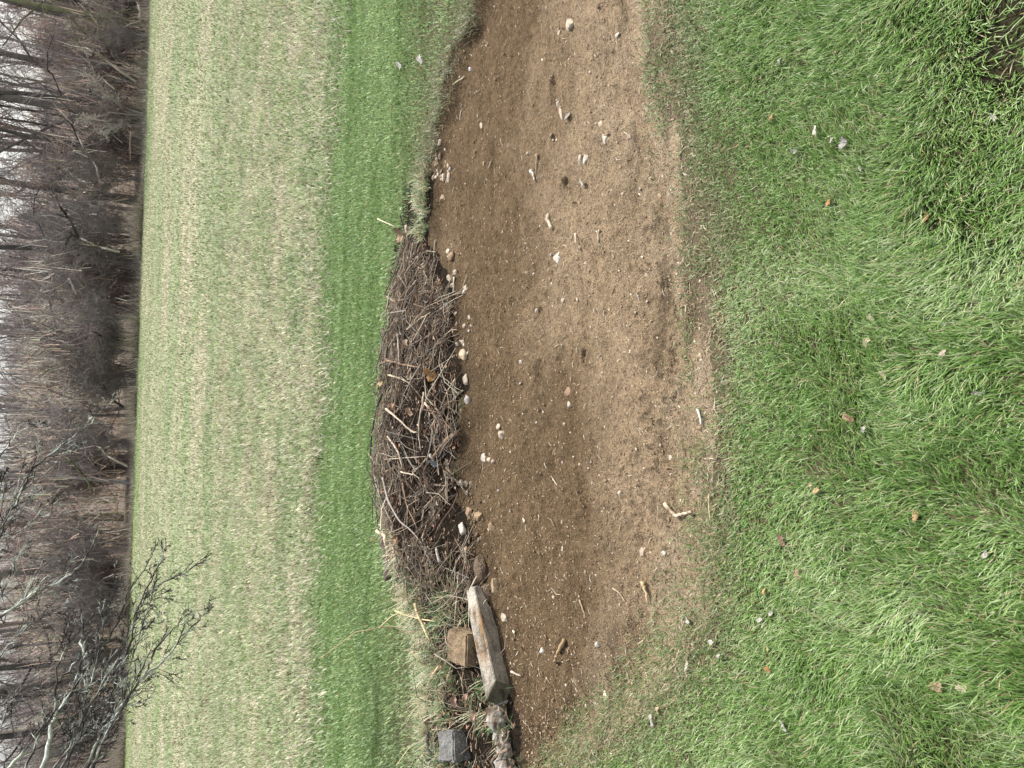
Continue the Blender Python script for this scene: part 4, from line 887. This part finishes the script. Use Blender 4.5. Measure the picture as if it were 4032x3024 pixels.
fall([(555,1205),(500,1185),(452,1172)], 5, (.45,.42,.38), 'whitish arched twig in the middle of the wood edge')
fall([(485,1602),(450,1580),(425,1550),(408,1515)], 9, WD, 'black arching branch at the foot of the wood, middle')
fall([(500,1835),(450,1810),(415,1790),(400,1765),(380,1757)], 8, WP, 'white crooked branch at the left middle of the wood edge')
fall([(362,1940),(348,1900),(320,1860),(280,1815),(250,1795)], 8, (.12,.12,.07), 'dark mossy branch left of the white crooked branch')
fall([(300,1160),(272,1095),(262,1115),(205,1143),(160,1152),(100,1153)], 6, (.36,.34,.31), 'long grey bough bending through the reddish thicket')
# ------------------------------------------------------------------ lichen covered tree reaching in from the left
LB = [ # (points in the photo, width in pixels, depth)
 ([(346,3024),(383,2913),(432,2852),(500,2745),(574,2654),(654,2593),(716,2506),(770,2450),(827,2401)], 15, 4.5),
 ([(574,2654),(592,2605),(617,2543),(691,2475),(728,2420),(821,2395)], 9, 4.5),
 ([(560,2668),(600,2654),(618,2660)], 6, 4.5),
 ([(654,2593),(700,2596),(742,2598)], 3, 4.5),
 ([(330,3060),(395,2895),(426,2796),(444,2710),(469,2648),(512,2556),(525,2469),(543,2395),(574,2333),(679,2278),(740,2250),(802,2210)], 16, 4.8),
 ([(543,2395),(611,2247),(640,2190),(654,2142)], 7, 4.8),
 ([(400,2560),(440,2485),(481,2410),(493,2360),(525,2296),(556,2259),(593,2204),(611,2148)], 9, 4.9),
 ([(543,2430),(600,2460),(680,2440)], 5, 4.8), ([(528,2470),(580,2480),(640,2400)], 5, 4.8), ([(525,2430),(560,2380),(640,2350),(716,2375)], 5, 4.8),
 ([(150,3060),(173,3024),(204,2864),(222,2802),(290,2710),(309,2654),(327,2586),(322,2520),(327,2463),(318,2400)], 22, 4.3),
 ([(0,3060),(37,3024),(110,2935),(179,2852),(216,2815),(218,2710),(235,2605),(255,2560),(280,2500)], 18, 4.4),
 ([(179,2852),(259,2827),(346,2784),(420,2765),(485,2762)], 8, 4.4),
 ([(216,2700),(290,2620),(350,2560),(405,2525)], 10, 4.4),
 ([(235,2605),(300,2590),(360,2560)], 7, 4.3),
 ([(-120,2560),(0,2426),(50,2395),(99,2352),(185,2315),(265,2272),(327,2216),(350,2170),(375,2120),(395,2074)], 15, 5.0),
 ([(99,2352),(140,2260),(180,2200)], 6, 5.0),
 ([(-100,2800),(0,2784),(60,2740),(123,2679),(210,2586),(255,2510),(290,2451)], 7, 4.7),
 ([(-140,2700),(0,2590),(30,2540),(110,2470),(180,2420),(250,2385)], 8, 4.9),
 ([(-100,2260),(0,2120),(12,2050),(50,2000),(60,1995),(90,1916),(127,1850),(199,1790),(259,1741),(325,1693),(380,1640),(416,1603)], 14, 5.4),
 ([(199,1795),(240,1790),(280,1770),(310,1765)], 6, 5.4),
 ([(127,1850),(140,1800),(155,1760)], 5, 5.4), ([(60,1960),(100,1880),(90,1820)], 4, 5.4),
 ([(-80,1900),(0,1793),(36,1754),(60,1711),(105,1677),(170,1660)], 8, 5.6),
 ([(36,1754),(48,1690),(20,1640)], 4, 5.6),
 ([(-80,2300),(0,2150),(60,2120),(110,2060),(180,1995),(230,1970)], 6, 5.2),
 ([(260,3060),(330,2960),(360,2900),(420,2760),(470,2700),(476,2660)], 9, 4.6),
 ([(340,3040),(400,2980),(450,2880)], 12, 4.1), ([(240,3030),(300,2920),(340,2820),(355,2790)], 14, 4.2),
 ([(480,2760),(540,2790),(590,2760)], 3, 4.5), ([(476,2830),(530,2850)], 3, 4.5),
]
TRX, TRY = -4.6, 4.9
r9 = random.Random(3)
for i in range(11):
    x0 = r9.uniform(-60, 430); y0 = 3040; L9 = r9.uniform(350, 800); sl_ = r9.uniform(.15, .55); cv = r9.uniform(-.25, .25)
    if i % 3 == 0: x0 = r9.uniform(-120, -20); y0 = r9.uniform(2250, 2950); L9 *= .7
    LB.append(([(x0+L9*sl_*t+cv*L9*t*t*.5+r9.gauss(0, 8), y0-L9*t) for t in (0, .2, .4, .6, .8, 1)], r9.uniform(6, 13), r9.uniform(4.1, 5.4)))
root = empty('lichen_tree', (TRX, TRY, 0)); tag(root, 'dark lichen spotted tree whose bare drooping branches reach in from the upper left', 'tree')
O_ = np.array([TRX, TRY, 0])
T = Acc(); t = np.linspace(0, 1, 14); tubes(T, np.stack([TRX+.2*np.sin(t*4), TRY+.15*np.cos(t*3), 6.2*t-.1], -1), .16*(1-.7*t)+.05*np.exp(-t*15), 12, (.12, .11, .09)); o = obj('trunk', T.mesh('trunk', M_lichen, True, O_), root)
Cc = None
def lich(P, base, hi=0.0):
    k = fbm(P[:, 0]*26+P[:, 2]*9, P[:, 2]*26+P[:, 1]*18, 150, 3)-hi; c = np.tile(np.array(base, float), (len(P), 1)); c[k > .54] = [.34, .36, .32]; c[k > .62] = [.55, .59, .52]; return c
TW_ = Acc()
for bi, (pts, w, dep) in enumerate(LB):
    P = np.array([aty(a, b, dep+.10*math.sin(j*1.3+bi)) for j, (a, b) in enumerate(pts)])
    hi_ = -.08 if dep >= 5.0 and w > 5 or w > 20 else .02; s = PXM(P[0]); off = pts[0][1] > 3000 or pts[0][0] < 0
    if off:
        st = np.array([TRX+.05, TRY, min(5.6, max(1.1, P[0][2]+.25+.12*(P[0][0]-TRX)))]); mid = (st+P[0])/2+np.array([0, 0, .25]); P = np.concatenate([[st, mid], P])
    n = 4*(len(P)-1)+1; t = np.linspace(0, len(P)-1, n); Q = np.stack([np.interp(t, np.arange(len(P)), P[:, i]) for i in range(3)], -1)
    for _ in range(2): Q[1:-1] = (Q[:-2]+2*Q[1:-1]+Q[2:])/4
    Q[1:-1] += rng.normal(0, .004, (n-2, 3))
    R = w*.72*s*.5*np.linspace(1.1, .25, n)*(1+.12*rng.normal(size=n)); A = Acc(); tubes(A, Q, R, 8, (.1, .09, .08), jit=.06); A.C[0] = lich(A.V[0], (.075, .068, .062), hi_)
    br = obj('branch', A.mesh('branch', M_lichen, True, O_), root)
    vis = Q[(9 if off else 1):][None]; Rv = R[(9 if off else 1):][None]
    if vis.shape[1] < 4: continue
    L = np.linalg.norm(vis[0, -1]-vis[0, 0]); m1 = max(5, int(L*29))
    P1, R1 = grow(vis, Rv, m1, .19 if L > .7 else .30, .36, -.02, .3, t0=.1, n=5, wob=.035, minr=.0016)
    P2, R2 = grow(P1, R1, 4, .45, .45, -.02, .7, n=3, wob=.04, minr=.0016); P3, R3 = grow(P2, R2, 3, .35, .8, 0, .8, n=2, wob=.03, minr=.0014)
    A = Acc()
    for a, b in ((P1, R1), (P2, R2), (P3, R3)): tubes(A, a, b, 4, (.1, .09, .08)); A.C[-1] = lich(A.V[-1], (.055, .05, .047), hi_+.05)
    obj('twigs', A.mesh('twigs', M_lichen, False, O_), br)
